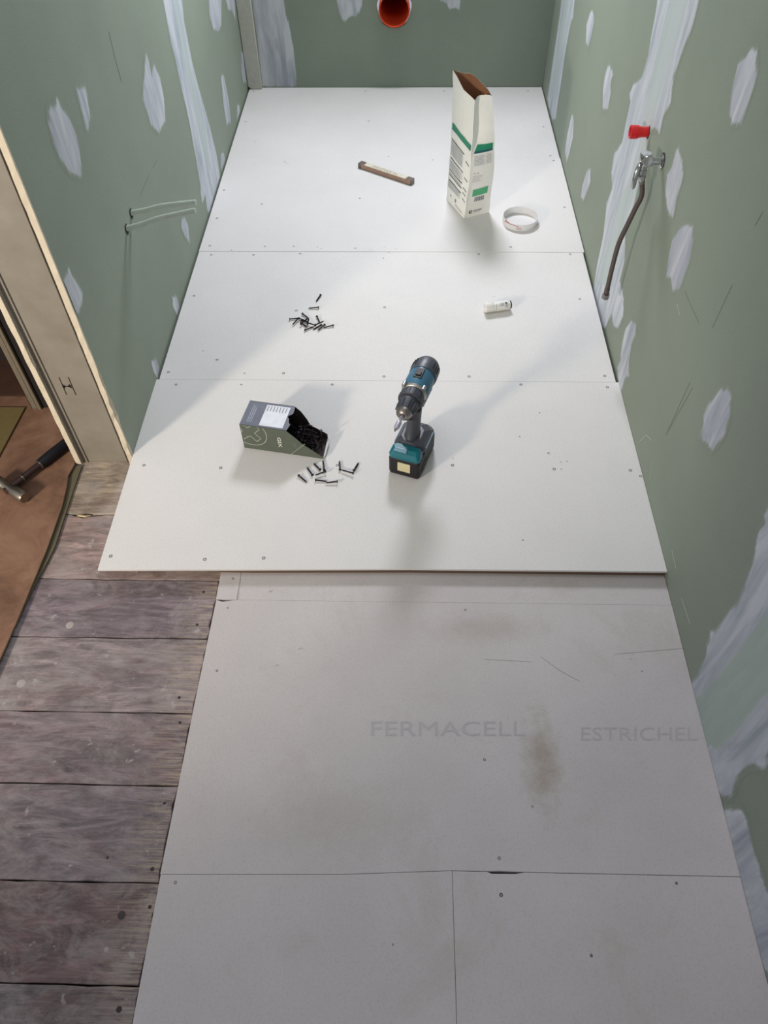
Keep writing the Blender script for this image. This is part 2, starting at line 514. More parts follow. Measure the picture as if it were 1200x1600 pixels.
stroke(b, [stud_pt(98, 604), stud_pt(112, 603)], .0022, (0, -1, 0), M_BLACKM)
b.prism([stud_pt(96.5, 600), stud_pt(103, 603.5), stud_pt(100.5, 608)], (0, -.0004, 0), M_BLACKM)
b.prism([stud_pt(108, 600), stud_pt(106, 604), stud_pt(113, 607)], (0, -.0004, 0), M_BLACKM)
b.build('h_punching', wall_left)['label'] = 'black H-shaped punching in the metal stud'

# corner strip in the far left corner
structure(B().box((0.0, 2.383, 0.001), (0.056, 2.4015, HZ), M_STRIP).build('trim_1', None, .0012, 1))
B().add([(-.001, 2.378, .0008), (.012, 2.3825, .0012), (.0, 2.3825, .012)], [(0, 1, 2)], M_HOLE).build('corner_gap', wall_far)

# ------------------------------------------------------------------ floor: slab, boards, planks
floor = structure(B().box((-0.6, -1.6, -0.075), (W + .03, YF + .01, -0.060), M_HARD2).build('floor'))


def edge_rag(p, q, n_, amp, r):
    """points from p to q with a slightly ragged line (for cut edges)"""
    out = []
    for i in range(n_):
        t = i / n_
        out.append((p[0] + (q[0] - p[0]) * t + (r.uniform(-amp, amp) if i else 0), p[1] + (q[1] - p[1]) * t + (r.uniform(-amp, amp) if i else 0)))
    return out


def gyp(poly, z1, th, mat, name='gypsum_board'):
    return B().prism([(x, y, z1 - th) for x, y in poly], (0, 0, th), mat).build(name, floor, .0005, 1)


g = .0004
rows = []
yb = [0.0, 0.6, 1.199, 1.802, 2.401]
lx = [0.000, 0.0045, 0.004, 0.0035]; rx = [1.2115, 1.2045, 1.209, 1.2075]
for i in range(4):
    if i == 0: poly = [(lx[0], -.007), (0.33, -.001), (0.667, .005), (1.2115, .006), (rx[0], yb[1] - g), (lx[0] - .003, yb[1] - g)]
    else: poly = [(lx[i], yb[i] + g), (rx[i], yb[i] + g), (rx[i], yb[i + 1] - g), (lx[i], yb[i + 1] - g)]
    rows.append(gyp(poly, 0.0 - (.0007 if i % 2 else 0), 0.0055 if i == 0 else .0195, M_GYP))
M_EDGE_SHADE = plain('board_edge_shade', (96, 78, 64), .85)  # dark brown puts the shadow band under the front edge into the colour
B().prism([(x, y, -.0198) for x, y in ((.258, .0035), (.33, .0035), (.667, .0090), (1.2105, .0095), (1.2035, .598), (.06, .598), (.06, .06), (.258, .06))], (0, 0, .0141), M_EDGE_SHADE).build('shaded_underlayer', rows[0])
r2 = random.Random(5)
LX = 0.257
low = []
low.append(gyp([(LX + .003, -.064), (0.3040, -.0648), (0.3040, .16), (LX + .003, .16)], ZL, .03, M_GYPW))
low.append(gyp([(0.3043, -.0650), (W - .0005, -.0643), (W - .0005, .5), (0.3045, .5)], ZL - .0005, .03, M_GYPW))
low.append(gyp([(LX + .004, -.0655), (LX, -.30)] + [(LX - .001, -.45), (LX - .003, -.598), (0.55, -.5925), (0.738, -.583), (0.80, -.583), (0.816, -.5822), (0.832, -.5826), (0.858, -.583), (W - .0005, -.583), (W - .0005, -.0646), (0.30, -.0653), (0.275, -.070)], ZL, .03, M_GYPW))
low.append(gyp([(LX - .002, -.5986), (0.55, -.5931), (0.7380, -.5836), (0.7358, -1.3), (LX, -1.3)], ZL, .03, M_GYPW))
low.append(gyp([(0.7385, -.5836), (0.796, -.5836), (0.803, -.5865), (0.842, -.5860), (0.858, -.5836), (W - .0005, -.5836), (W - .0005, -1.3), (0.7365, -1.3)], ZL - .0004, .03, M_GYPW))
# solid packing under the upper boards
B().box((0.31, 0.17, -.058), (W - .01, YF, -.0206), M_HARD2).build('floor_packing', floor)
B().box((0.0, 0.33, -.058), (0.31, YF, -.0206), M_HARD2).build('floor_packing', floor)

# printed words on the worn board
def on_low(u0, u1, v0, v1):
    return lambda s_, t_: ray(u0 + (u1 - u0) * s_, v1 + (v0 - v1) * t_, 2, ZL + .0003)
b = B(); text_on(b, 'FERMACELL', on_low(580, 822, 1127, 1150), M_TEXT); b.build('printed_word', low[2])['label'] = 'faint grey printed word on worn board'
b = B(); text_on(b, 'ESTRICHEL', on_low(908, 1090, 1136, 1157), M_TEXT); b.build('printed_word', low[2])

# planks
seams = [0.3165, 0.169, -0.010, -0.1515, -0.312, -0.449, -0.609, -0.755, -0.905, -1.06]
for i in range(len(seams) - 1):
    y1, y0 = seams[i] - .0011, seams[i + 1] + .0011
    if i == 0: y1 = YJ + .05
    r = random.Random(20 + i); x1 = 0.2505 + r.uniform(-.003, .003)
    if i < 2: x1 = 0.30
    top = [(-0.62 + (x1 + .62) * k / 22, y1 + r.uniform(-.0009, .0009)) for k in range(22)]
    rt_ = [(x1 + r.uniform(-.0030, .0030), y1 + (y0 - y1) * k / 9) for k in range(10)]
    bot = [(x1 - (x1 + .62) * k / 22, y0 + r.uniform(-.0009, .0009)) for k in range(1, 23)]
    if i == 1:   # the splintered spot in the seam
        top = [(x, y - .009 * math.exp(-((x + .085) / .014) ** 2)) for x, y in top]
        top.insert(16, (-.085, y1 - .010)); top.sort()
    poly = top + rt_ + bot
    zt = ZP + r.uniform(-.0014, .0006)
    pl = B().prism([(x, y, zt - .024) for x, y in poly], (0, 0, .024), M_PLANKS[min(i, 7) if i < 8 else 3]).build('floorboard', floor, .0014, 2)
    # nails and filled knots seen in the boards
    for (u, v, kind, sz) in {2: [(318, 925, 'n', .003), (308, 976, 'n', .003), (109, 977, 'k', .0085)], 3: [(33, 1068, 'k', .009), (280, 1090, 'n', .003)], 4: [(281, 1129, 'n', .003)],
                             5: [(257, 1255, 'n', .0028), (238, 1358, 'n', .0035), (168, 1340, 'n', .0022)], 6: [(190, 1430, 'd', .0065), (166, 1484, 'k', .004), (234, 1417, 'n', .003)], 7: [(186, 1577, 'n', .0045)]}.get(i, []):
        p = ray(u, v, 2, zt); mt = {'n': plain('rusty_nail_hole', (58, 46, 44), .8), 'k': plain('pale_knot_filler', (158, 150, 146), .7), 'd': plain('dark_knot', (58, 52, 50), .7)}[kind]
        B().lathe(p, (0, 0, 1), [(-.002, sz), (.0003, sz), (.0006, sz * .8), (.0006, 0)], mt, 10).build('nail_head' if kind == 'n' else 'knot', pl)
# splinter curl by the seam
sp0 = ray(131, 806, 2, ZP + .001)
B().sweep([sp0 + Vector((-.016, -.001, .001)), sp0 + Vector((-.006, -.004, .004)), sp0 + Vector((.006, -.005, .003)), sp0 + Vector((.016, .001, .001))], [.0006, .0028, .003, .0006], plain('splinter_wood', (206, 186, 150), .8), 6, flat=.4).build('splinter', floor)

# screw heads in the boards: one mesh, many parts
def screw_head_mesh():
    b = B()
    b.lathe((0, 0, 0), (0, 0, 1), [(-.002, .0042), (.0002, .0042), (.0005, .0036), (.0002, .0024)], M_HEAD, 12)
    b.lathe((0, 0, 0), (0, 0, 1), [(.0002, .0024), (-.0009, .0014), (-.0009, 0)], M_RECESS, 12)
    return b.build('screw_head')
sh = screw_head_mesh(); SHM = sh.data; bpy.data.objects.remove(sh)
UP = [(384, 190), (576, 189), (571, 142), (694, 142), (825, 142), (396, 142), (849, 198), (398, 221, .5), (860, 243), (865, 251), (676, 250, .6), (607, 244, .6), (445, 253, .6), (350, 297), (409, 319), (339, 341),
      (562, 310), (328, 384), (330, 398), (396, 398), (414, 385, .7), (469, 396), (459, 385, .7), (555, 388, .6), (599, 403, .6), (748, 397), (798, 386), (891, 397), (882, 324), (362, 391, .5),
      (303, 462), (463, 485), (601, 480), (906, 467), (339, 562), (317, 548, .5), (263, 581), (275, 601), (377, 601, .7), (382, 583, .6), (443, 583), (519, 601), (600, 588), (733, 588), (814, 601), (945, 587),
      (949, 605), (843, 645, .5), (812, 682, .5), (345, 731), (225, 727), (707, 727), (708, 716, .4), (857, 708, .7), (866, 733), (876, 722, .4), (877, 733, .4), (886, 721, .4), (985, 735), (1001, 744, .8), (320, 874), (412, 872), (173, 869), (817, 844, .5), (527, 727, .8), (772, 463, .4), (496, 386, .4)]
LO = [(727, 953, .6), (339, 1048, .6), (364, 904, .6), (356, 950, .5), (757, 1187, .6), (832, 1260, .4), (780, 1341, .65), (783, 1398, .7), (274, 1379, .6), (614, 1476, .4), (924, 1493, .5), (1003, 1049, .4), (1057, 1380, .5)]
for lst, zz in ((UP, 0.0), (LO, ZL)):
    for it in lst:
        p = ray(it[0], it[1], 2, zz); sc = it[2] if len(it) > 2 else 0.92
        o = bpy.data.objects.new('screw_head', SHM); COL.objects.link(o)
        o.location = p; o.scale = (sc, sc, sc); o.rotation_euler = (0, 0, random.random() * 3)
        if zz == 0.0:
            par = rows[max(0, min(3, sum(p.y > y for y in yb[1:4])))]
            if par in (rows[1], rows[3]): o.location.z -= .0007
        else: par = low[3] if p.y < -.59 and p.x < .737 else low[4] if p.y < -.59 else (low[0] if p.y > -.06 and p.x < .3035 else low[2])
        o.parent = par
# pencil lines and a worn smudge on the lower boards
b = B()
for pts, w_ in (([(371, 937), (372, 930), (375, 905)], .0006), ([(756, 1030), (830, 1034)], .0007), ([(845, 1026), (875, 1048), (905, 1064)], .0010), ([(960, 1022), (1066, 1013)], .0008)):
    stroke(b, [ray(u, v, 2, ZL + .0002) for u, v in pts], w_, (0, 0, 1), plain('board_scratch', (168, 163, 160), .8), .0002)
b.build('scratch', low[2])
b = B()
for (u, v, l) in ((466, 1014, .008), (420, 924, .006), (1105, 1046, .003), (430, 1040, .006), (984, 1030, .003)):
    p = ray(u, v, 2, ZL + .0003); stroke(b, [p, p + Vector((l, .002, 0))], .0016, (0, 0, 1), M_TEXT, .0003)
b.build('scuff_mark', low[2])
b = B()
for (u, v, l) in ((555, 387, .006), (577, 390, .010), (599, 386, .007), (605, 394, .009), (616, 388, .008), (500, 388, .006), (380, 207, .007), (446, 255, .012), (443, 251, .008)):
    p = ray(u, v, 2, .0001); stroke(b, [p, p + Vector((l, -.004, 0))], .0012, (0, 0, 1), plain('grey_scuff', (178, 176, 175), .8), .0002)
b.build('scuff_mark', rows[2])

# ------------------------------------------------------------------ filling compound on the walls
def fill_patch(wall, poly, mat, tape=None, step=0.005, name='filler_patch', soft=0.013):
    """compound outlined on the wall by poly; vertex attribute 'cov' = how thick it lies"""
    if wall == 'L': pts = [ray(u, v, 0, -.002) for u, v in poly]; P2 = [(p.y, p.z) for p in pts]; to3 = lambda a, h: (-.002 + h, a, z_(h, 0)) ; par = wall_left
    if wall == 'R': pts = [ray(u, v, 0, W) for u, v in poly]; P2 = [(p.y, p.z) for p in pts]; par = wall_right
    if wall == 'F': pts = [ray(u, v, 1, YF) for u, v in poly]; P2 = [(p.x, p.z) for p in pts]; par = wall_far
    P = np.array(P2); a0, b0 = P.min(0) - .006; a1, b1 = P.max(0) + .006
    if wall in 'LR': b0 = max(b0, ZL + .001)
    if wall == 'L': a0 = max(a0, YJ + .006)
    if wall == 'F': a0 = max(a0, .057)
    if wall != 'F': a1 = min(a1, YF - .001 if wall == 'R' else 2.382)
    b1 = min(b1, HZ - .01)
    na = max(2, int((a1 - a0) / step)); nb = max(2, int((b1 - b0) / step / 1.4))
    A, Bz = np.meshgrid(np.linspace(a0, a1, na + 1), np.linspace(b0, b1, nb + 1), indexing='ij')
    X = A.ravel(); Y = Bz.ravel(); ins = np.zeros(len(X), bool); dist = np.full(len(X), 9.0)
    m_ = len(P)
    for i in range(m_):
        x0, y0 = P[i]; x1, y1 = P[(i + 1) % m_]
        cond = (y0 > Y) != (y1 > Y)
        with np.errstate(divide='ignore', invalid='ignore'):
            xi = (x1 - x0) * (Y - y0) / (y1 - y0 + 1e-12) + x0
        ins ^= cond & (X < xi)
        L2 = (x1 - x0) ** 2 + (y1 - y0) ** 2 + 1e-12
        t = np.clip(((X - x0) * (x1 - x0) + (Y - y0) * (y1 - y0)) / L2, 0, 1)
        dist = np.minimum(dist, np.hypot(X - x0 - t * (x1 - x0), Y - y0 - t * (y1 - y0)))
    sd = np.where(ins, dist, -dist)
    cov = np.clip((sd + .003) / soft, 0, 1)
    tp = np.zeros(len(X))
    if tape is not None:
        T = np.array([((p.y, p.z) if wall != 'F' else (p.x, p.z)) for p in [(ray(u, v, 0, W if wall == 'R' else -.002) if wall != 'F' else ray(u, v, 1, YF)) for u, v in tape]])
        it = np.zeros(len(X), bool); dt = np.full(len(X), 9.0)
        for i in range(len(T)):
            x0, y0 = T[i]; x1, y1 = T[(i + 1) % len(T)]
            with np.errstate(divide='ignore', invalid='ignore'):
                xi = (x1 - x0) * (Y - y0) / (y1 - y0 + 1e-12) + x0
            it ^= ((y0 > Y) != (y1 > Y)) & (X < xi)
            L2 = (x1 - x0) ** 2 + (y1 - y0) ** 2 + 1e-12
            t = np.clip(((X - x0) * (x1 - x0) + (Y - y0) * (y1 - y0)) / L2, 0, 1)
            dt = np.minimum(dt, np.hypot(X - x0 - t * (x1 - x0), Y - y0 - t * (y1 - y0)))
        tp = np.clip((np.where(it, dt, -dt) + .001) / .004, 0, 1)
    keep = sd.reshape(A.shape) > -.0045
    cell = keep[:-1, :-1] | keep[1:, :-1] | keep[:-1, 1:] | keep[1:, 1:]
    idx = -np.ones(len(X), int); V = []; cv = []; fs = []
    def vid(i, j):
        k = i * (nb + 1) + j
        if idx[k] < 0:
            idx[k] = len(V); h = .0002 + .0009 * cov[k]
            a, b_ = X[k], Y[k]
            V.append((-.002 + h, a, b_) if wall == 'L' else (W - h, a, b_) if wall == 'R' else (a, YF - h, b_))
            cv.append((cov[k], tp[k]))
        return int(idx[k])
    for i, j in zip(*np.nonzero(cell)):
        q = [vid(i, j), vid(i + 1, j), vid(i + 1, j + 1), vid(i, j + 1)]
        fs.append(q if wall == 'L' else q[::-1] if wall == 'R' else q)
    me = bpy.data.meshes.new(name); me.from_pydata(V, [], fs); me.materials.append(mat)
    at = me.color_attributes.new('cov', 'FLOAT_COLOR', 'POINT')
    at.data.foreach_set('color', [x for c_ in cv for x in (c_[0], c_[1], 0, 1)])
    me.polygons.foreach_set('use_smooth', [True] * len(fs)); me.update()
    o = bpy.data.objects.new(name, me); COL.objects.link(o); o.parent = par
    return o


def crop(pts, s_, ox, oy): return [(x / s_ + ox, y / s_ + oy) for x, y in pts]


C1 = lambda p: crop(p, 2.4, 0, 0)
fill_patch('L', [(225, -120)] + C1([(612, 0), (640, 160), (672, 300), (705, 440), (728, 560), (748, 680), (757, 765), (770, 735), (775, 790), (785, 800), (805, 730), (825, 660), (810, 570), (780, 450), (745, 330), (720, 230), (690, 80), (682, 0)]) + [(262, -120)], M_TAPE,
           [(238, -120)] + C1([(645, 0), (690, 240), (740, 470), (775, 640), (790, 640), (765, 470), (712, 240), (664, 0)]) + [(250, -120)], name='filler_seam')
for poly in ([(213, 355), (205, 398), (176, 405), (182, 470), (200, 540), (225, 600), (265, 652), (308, 662), (300, 570), (285, 500), (265, 450), (228, 400)],
             [(278, 320), (290, 328), (320, 325), (330, 380), (342, 450), (325, 502), (310, 440), (298, 390)],
             [(545, 195), (540, 280), (533, 370), (550, 420), (565, 470), (597, 500), (620, 450), (615, 370), (600, 290), (575, 235), (568, 280), (558, 225)],
             [(780, -30), (830, -30), (830, 90), (820, 125), (800, 110), (785, 60)], [(840, -20), (882, -20), (882, 80), (870, 40), (855, 40)],
             [(828, 285), (838, 278), (858, 380), (866, 460), (850, 468), (838, 400)], [(902, 195), (912, 190), (918, 260), (925, 310), (912, 310), (905, 250)],
             [(888, 395), (898, 390), (899, 420), (888, 458)], [(826, 575), (838, 568), (844, 600), (830, 645)], [(680, 820), (692, 813), (706, 850), (710, 908), (695, 895), (678, 850)]):
    fill_patch('L', C1(poly), M_FILL)
for poly in ([(88, 440), (100, 437), (107, 416), (112, 430), (122, 445), (129, 458), (127, 480), (118, 496), (108, 497), (98, 475), (92, 455)], [(268, 463), (275, 461), (281, 480), (277, 493), (270, 482)],
             [(236, 565), (243, 558), (249, 575), (247, 592), (239, 580)]):
    fill_patch('L', poly, M_FILL)
C3 = lambda p: crop(p, 3.3333, 840, 0)
fill_patch('R', [(889, -90)] + C3([(125, 0), (100, 180), (75, 350), (50, 520), (78, 628), (95, 620), (115, 480), (150, 250), (175, 110), (185, 100), (195, 0)]) + [(908, -90)], M_TAPE, [(890, -90)] + C3([(140, 0), (112, 200), (72, 480), (82, 560), (105, 420), (150, 160), (170, 0)]) + [(903, -90)], name='filler_seam', step=.006)
C4 = lambda p: crop(p, 3.0781, 880, 380)
main = [(1052, -140)] + C3([(625, 0), (600, 150), (575, 290), (545, 400), (500, 440), (478, 490), (484, 530), (465, 620), (440, 740), (400, 800), (385, 900), (388, 980), (360, 1060), (345, 1200)]) + \
    C4([(185, 0), (165, 100), (148, 200), (130, 320), (150, 420), (200, 410), (220, 370), (235, 340), (240, 405), (262, 412), (290, 350), (292, 260), (275, 180), (295, 100), (300, 0)]) + \
    C3([(460, 1180), (500, 1100), (520, 1000), (545, 900), (570, 760), (588, 665), (625, 678), (635, 722), (655, 610), (695, 540), (710, 400), (740, 320), (770, 230), (810, 130), (840, 0)]) + [(1118, -140)]
fill_patch('R', main, M_TAPE, [(1072, -140)] + C3([(695, 0), (640, 200), (600, 380), (560, 560), (530, 760), (490, 900), (430, 1040), (385, 1240)]) + C4([(195, 60), (170, 170), (215, 230), (270, 60), (285, 0)]) + C3([(450, 1180), (500, 1040), (560, 800), (625, 560), (700, 300), (790, 0)]) + [(1100, -140)], name='filler_seam')
for poly in ([(275, 60), (288, 50), (297, 110), (285, 170), (265, 255), (252, 220), (255, 130)], [(370, 330), (398, 385), (385, 420), (378, 500), (368, 572), (338, 574), (340, 480), (350, 390)],
             [(180, 588), (190, 620), (185, 720), (165, 800), (153, 845), (143, 790), (155, 700)], [(262, 880), (276, 882), (276, 950), (255, 1010), (240, 1048), (225, 1030), (235, 960)],
             [(1110, 253), (1145, 252), (1142, 380), (1120, 470), (1090, 560), (1060, 645), (1015, 645), (998, 600), (1010, 500), (1030, 400), (1045, 330), (1090, 290)],
             [(725, 762), (745, 790), (762, 900), (750, 960), (725, 1030), (707, 1142), (675, 1090), (665, 1000), (675, 910), (700, 860)]):
    fill_patch('R', C3(poly), M_FILL)
fill_patch('R', [(1058, 362), (1070, 350), (1082, 354), (1084, 375), (1080, 400), (1070, 430), (1062, 452), (1050, 454), (1048, 436), (1041, 432), (1045, 400), (1050, 375)], M_FILL)
for poly in ([(330, 368), (352, 400), (350, 440), (330, 490), (318, 560), (320, 645), (300, 655), (280, 720), (262, 650), (260, 600), (275, 560), (285, 480), (300, 410)],
             [(755, 702), (795, 697), (810, 740), (803, 830), (775, 930), (712, 1002), (695, 965), (658, 942), (675, 880), (675, 830), (700, 770), (725, 745)]):
    fill_patch('R', C4(poly), M_FILL)
C9 = lambda p: crop(p, 2.1625, 1030, 760)
fill_patch('R', [(1235, 700)] + C9([(368, 65), (352, 95), (356, 125), (335, 145), (325, 220), (315, 260), (290, 340), (262, 395), (240, 415), (190, 495), (172, 480), (172, 520), (160, 535), (158, 575), (133, 640), (90, 690), (90, 835), (110, 945), (180, 1045), (244, 1050), (262, 1000), (285, 960), (315, 940), (355, 955), (368, 905)]) + [(1225, 1130), (1330, 900), (1330, 620)], M_TAPEG,
           C9([(152, 700), (230, 600), (368, 425)]) + [(1300, 790), (1300, 950)] + C9([(368, 700), (270, 820), (205, 890), (100, 850), (90, 720)]), name='filler_seam', step=.006)
fill_patch('R', C9([(200, 1090), (250, 1088), (275, 1085), (300, 1130), (310, 1190), (330, 1260), (368, 1370), (420, 1500), (460, 1700), (300, 1600), (260, 1420), (225, 1260), (200, 1150)]), M_FILL, step=.004)
C10 = lambda p: crop(p, 10.664, 370, 0)
M_FILLF = M_FILL
fill_patch('F', [(384, -160)] + C10([(265, 0), (430, 1430), (990, 1437), (985, 1200), (970, 1030), (930, 760), (900, 600), (860, 440), (810, 250), (785, 0)]) + [(432, -160)], M_FILL, name='filler_seam', soft=.006)
C2 = lambda p: crop(p, 2.3077, 380, 0)
fill_patch('F', C2([(330, -60), (335, 0), (345, 50), (365, 80), (385, 60), (410, 60), (430, 20), (440, -60)]), M_FILL)
fill_patch('F', C2([(705, -40), (712, 0), (730, 15), (745, 38), (765, 30), (782, 40), (790, -40)]), M_FILL)
# pencil strokes on the walls
b = B()
for pts in ([(245, 250), (239, 263)], [(233, 273), (219, 305)], [(170, 50), (180, 92), (190, 128)]):
    stroke(b, [ray(u, v, 0, -.0018) for u, v in pts], .0011, (1, 0, 0), M_PENCIL, .0003)
b.build('pencil_mark', wall_left)
b = B()
for pts in ([(1082, 606), (1040, 680)], [(1078, 597), (1042, 676)], [(1144, 445), (1113, 512)], [(1070, 455), (1092, 505)], [(1192, 330), (1180, 352)]):
    stroke(b, [ray(u, v, 0, W - .0002) for u, v in pts], .0006, (-1, 0, 0), M_PENCIL, .0003)
b.build('pencil_mark', wall_right)
b = B(); M_PALE = plain('pale_scratch', (186, 192, 178), .9)
for pts in ([(997, 692), (1010, 680)], [(1010, 680), (1018, 688)], [(1020, 718), (1015, 750)], [(1065, 935), (1078, 975)], [(1050, 860), (1056, 888)], [(1058, 475), (1062, 492)]):
    stroke(b, [ray(u, v, 0, W - .0002) for u, v in pts], .0013, (-1, 0, 0), M_PALE, .0003)
b.build('scratch', wall_right)

# ------------------------------------------------------------------ hall beyond the opening
sheet = tag(B().prism([(-0.1475, YJ - .006, ZP + .005), (-0.1525, .278, ZP + .005), (-0.146, .246, ZP + .005), (-0.139, .182, ZP + .005), (-0.1375, .058, ZP + .005), (-0.144, -.121, ZP + .005), (-0.152, -.25, ZP + .005), (-0.16, -.45, ZP + .005), (-0.60, -.45, ZP + .005), (-0.60, 0.555, ZP + .005), (-0.1485, 0.555, ZP + .005), (-0.1485, YJ - .004, ZP + .005)], (0, 0, .0055), M_HARD,
                     plain('hardboard_edge', (92, 82, 58), .8)).build('hardboard_sheet', None, .0012, 1), 'large brown hardboard sheet on the floor beneath the hammer', 'floor sheet')
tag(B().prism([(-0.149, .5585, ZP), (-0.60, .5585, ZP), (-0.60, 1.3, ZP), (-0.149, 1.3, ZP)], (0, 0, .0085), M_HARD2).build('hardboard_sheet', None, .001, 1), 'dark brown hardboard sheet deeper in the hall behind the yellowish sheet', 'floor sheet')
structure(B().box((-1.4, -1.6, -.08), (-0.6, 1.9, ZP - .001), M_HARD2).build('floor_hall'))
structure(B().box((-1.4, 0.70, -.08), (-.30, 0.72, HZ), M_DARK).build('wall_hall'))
q = [ray(u, v, 2, ZP + .012) for u, v in ((-40, 637), (40, 637), (0, 712), (-25, 760), (-110, 760))]
tag(B().prism([(p.x, p.y, ZP + .0096) for p in q], (0, 0, .005), M_PLY).build('yellowish_sheet', None, .0008, 1), 'thin yellowish sheet lying at the left edge above the hammer', 'sheet')
pr = thing('door_frame_profile', 'upright dull metal profile standing behind the wall end', 'profile', (-.3015, .508, ZP + .0096))
B().box((-.0125, 0, 0), (.004, .002, 1.9), M_STUDP).box((-.0125, 0, 0), (-.0112, .03, 1.9), M_STUDP).build('web', pr)
B().box((.0145, .004, 0), (.032, .02, 1.9), M_DARK).build('backing', pr)
B().box((.004, -.004, 0), (.014, -.0025, 1.9), M_STUDP).box((.0035, -.004, 0), (.005, .002, 1.9), M_STUDP).box((.013, -.004, 0), (.0145, .03, 1.9), M_STUDP).build('flange', pr)

b = B(); b.prism([(-.1490, YJ - .006, ZP + .0008), (-.1325, YJ - .006, ZP + .0008), (-.131, .237, ZP + .0008), (-.1285, .158, ZP + .0008), (-.1255, .069, ZP + .0008), (-.136, -.013, ZP + .0008), (-.1465, -.118, ZP + .0008), (-.156, -.12, ZP + .0008), (-.155, .2, ZP + .0008)], (0, 0, .0035), plain('dull_olive', (98, 90, 70), .8)); b.build('olive_strip', sheet)  # flat olive strip along the sheet's edge, narrowing towards the camera
# hammer
hm = thing('hammer', 'hammer with black rubber grip and steel head on the brown hardboard', 'hammer', (-.270, .222, ZP + .0098))
hd = Vector((.52, .854, 0)).normalized(); hn = Vector((.854, -.52, 0)).normalized()
b = B(); zc = .017
b.lathe(hn * -.05 + Vector((0, 0, zc)), hn, [(0, 0), (0, .0125), (.004, .0145), (.026, .0145), (.032, .0115), (.062, .0115), (.068, .0145), (.100, .0145), (.104, .0128), (.104, 0)], M_STEEL, 18)
b.build('head', hm)
b = B(); b.sweep([hd * -.012 + Vector((0, 0, zc)), hd * .03 + Vector((0, 0, zc)), hd * .10 + Vector((0, 0, .016))], [.0095, .0085, .0078], M_SHAFT, 12); b.build('shaft', hm)
b = B(); b.lathe(hd * .036 + Vector((0, 0, zc)), hd, [(0, .0085), (0, .0098), (.003, .0098), (.003, .0085)], M_STEEL, 14); b.build('collar', hm); b = B()
b.lathe(hd * .088 + Vector((0, 0, zc - .001)), hd, [(0, .008), (0, .0125), (.0025, .0125), (.0025, .008)], M_STEEL, 14); b.build('collar', hm)
b = B(); b.sweep([hd * .0905 + Vector((0, 0, .0160)), hd * .10 + Vector((0, 0, .0160)), hd * .13 + Vector((0, 0, .0155)), hd * .16 + Vector((0, 0, .0150)), hd * .19 + Vector((0, 0, .0150)), hd * .205 + Vector((0, 0, .0150)), hd * .209 + Vector((0, 0, .0150))],
                 [.0115, .0125, .0135, .0130, .0135, .0125, .008], M_GRIP, 14); b.build('grip', hm)

# ------------------------------------------------------------------ drain pipe, plug, valve, tubes
pp = thing('drain_pipe', 'orange drain pipe socket in the far green wall', 'pipe', (pc[0], YF, pc[1]))
b = B(); b.lathe((0, .12, 0), (0, -1, 0), [(-.20, .055), (.09, .055), (.10, .0595), (.136, .0595), (.1385, .0575), (.1385, .0555), (.134, .0540), (.102, .0535), (.095, .0520), (-.20, .0520)], M_ORANGE, 40); b.build('socket', pp)
b = B(); b.lathe((0, .31, 0), (0, -1, 0), [(0, 0), (0, .0515)], M_REDIN, 32); b.build('pipe_inside', pp)
for a in (-.05, -.35, 3.35): B().box((.061 * math.cos(a) - .002, -.0025, .061 * math.sin(a) - .006), (.061 * math.cos(a) + .001, .001, .061 * math.sin(a) + .006), M_CORE).build('torn_paper', pp)

rp = thing('wall_plug', 'red plastic plug sticking out of the right wall above the valve', 'plug', (W, .892, .506))
b = B(); b.lathe((0, 0, 0), (-1, 0, 0), [(-.004, .0115), (.014, .0115), (.020, .0125), (.026, .0150), (.0415, .0150), (.0420, .0125), (.036, .0110), (.036, 0)], M_RED, 22); b.build('plug_body', rp)
b = B(); b.lathe((-.0355, 0, 0), (-1, 0, 0), [(0, .0108), (.0005, .0108), (.0005, 0)], M_REDIN, 18); b.build('plug_recess', rp)
b = B(); b.lathe((-.0006, -.0, .0), (-1, 0, 0), [(0, 0), (0, .0165), (.0004, .0165), (.0004, 0)], M_HOLE, 9); b.build('wall_hole', rp)

vy, vz = .741, .512
va = thing('angle_valve', 'chrome angle valve on the right wall below the red plug', 'valve', (W, vy, vz))
b = B(); b.lathe((0, 0, 0), (-1, 0, 0), [(-.002, 0), (0, .0145), (.002, .0145), (.0045, .0115), (.0055, .0085), (.022, .0075), (.022, .010), (.030, .010), (.030, .0075), (.034, .0075)], M_CHROME, 20); b.build('wall_stem', va)
b = B(); b.lathe((0, 0, .001), (-1, 0, 0), [(.0, 0), (0, .018), (.0003, .018), (.0003, 0)], M_HOLE, 7); b.build('wall_hole', va)
b = B(); b.lathe((-.040, 0, .018), (0, 0, -1), [(0, 0), (0, .0115), (.002, .0125), (.018, .0125), (.022, .0105), (.034, .0105), (.034, .0125), (.046, .0125), (.046, .0100)], M_CHROME, 20)
b.build('valve_body', va)
b = B(); b.lathe((-.040, .0, 0.006), (0, -1, .25), [(0, .009), (.014, .009), (.014, .0120), (.0255, .0120), (.027, .0105), (.0275, 0)], M_CHROME, 8); b.build('bonnet', va)
b = B(); b.lathe((-.040, -.010, -.030), (-.25, -1, -.1), [(0, .006), (.010, .006), (.010, .0052), (.012, 0)], M_CHROME, 14); b.build('screw_cap', va)
b = B(); b.sweep([(-.050, -.008, .002), (-.052, -.012, -.002), (-.0545, -.015, -.012), (-.0560, -.017, -.030), (-.0560, -.018, -.044), (-.0555, -.018, -.050), (-.0550, -.018, -.053)], [.003, .0062, .0078, .0082, .0085, .0068, .003], M_CHROME, 14, flat=.7); b.build('lever', va)
hs = thing('supply_hose', 'grey braided hose hanging from the chrome angle valve', 'hose', (0, 0, 0))
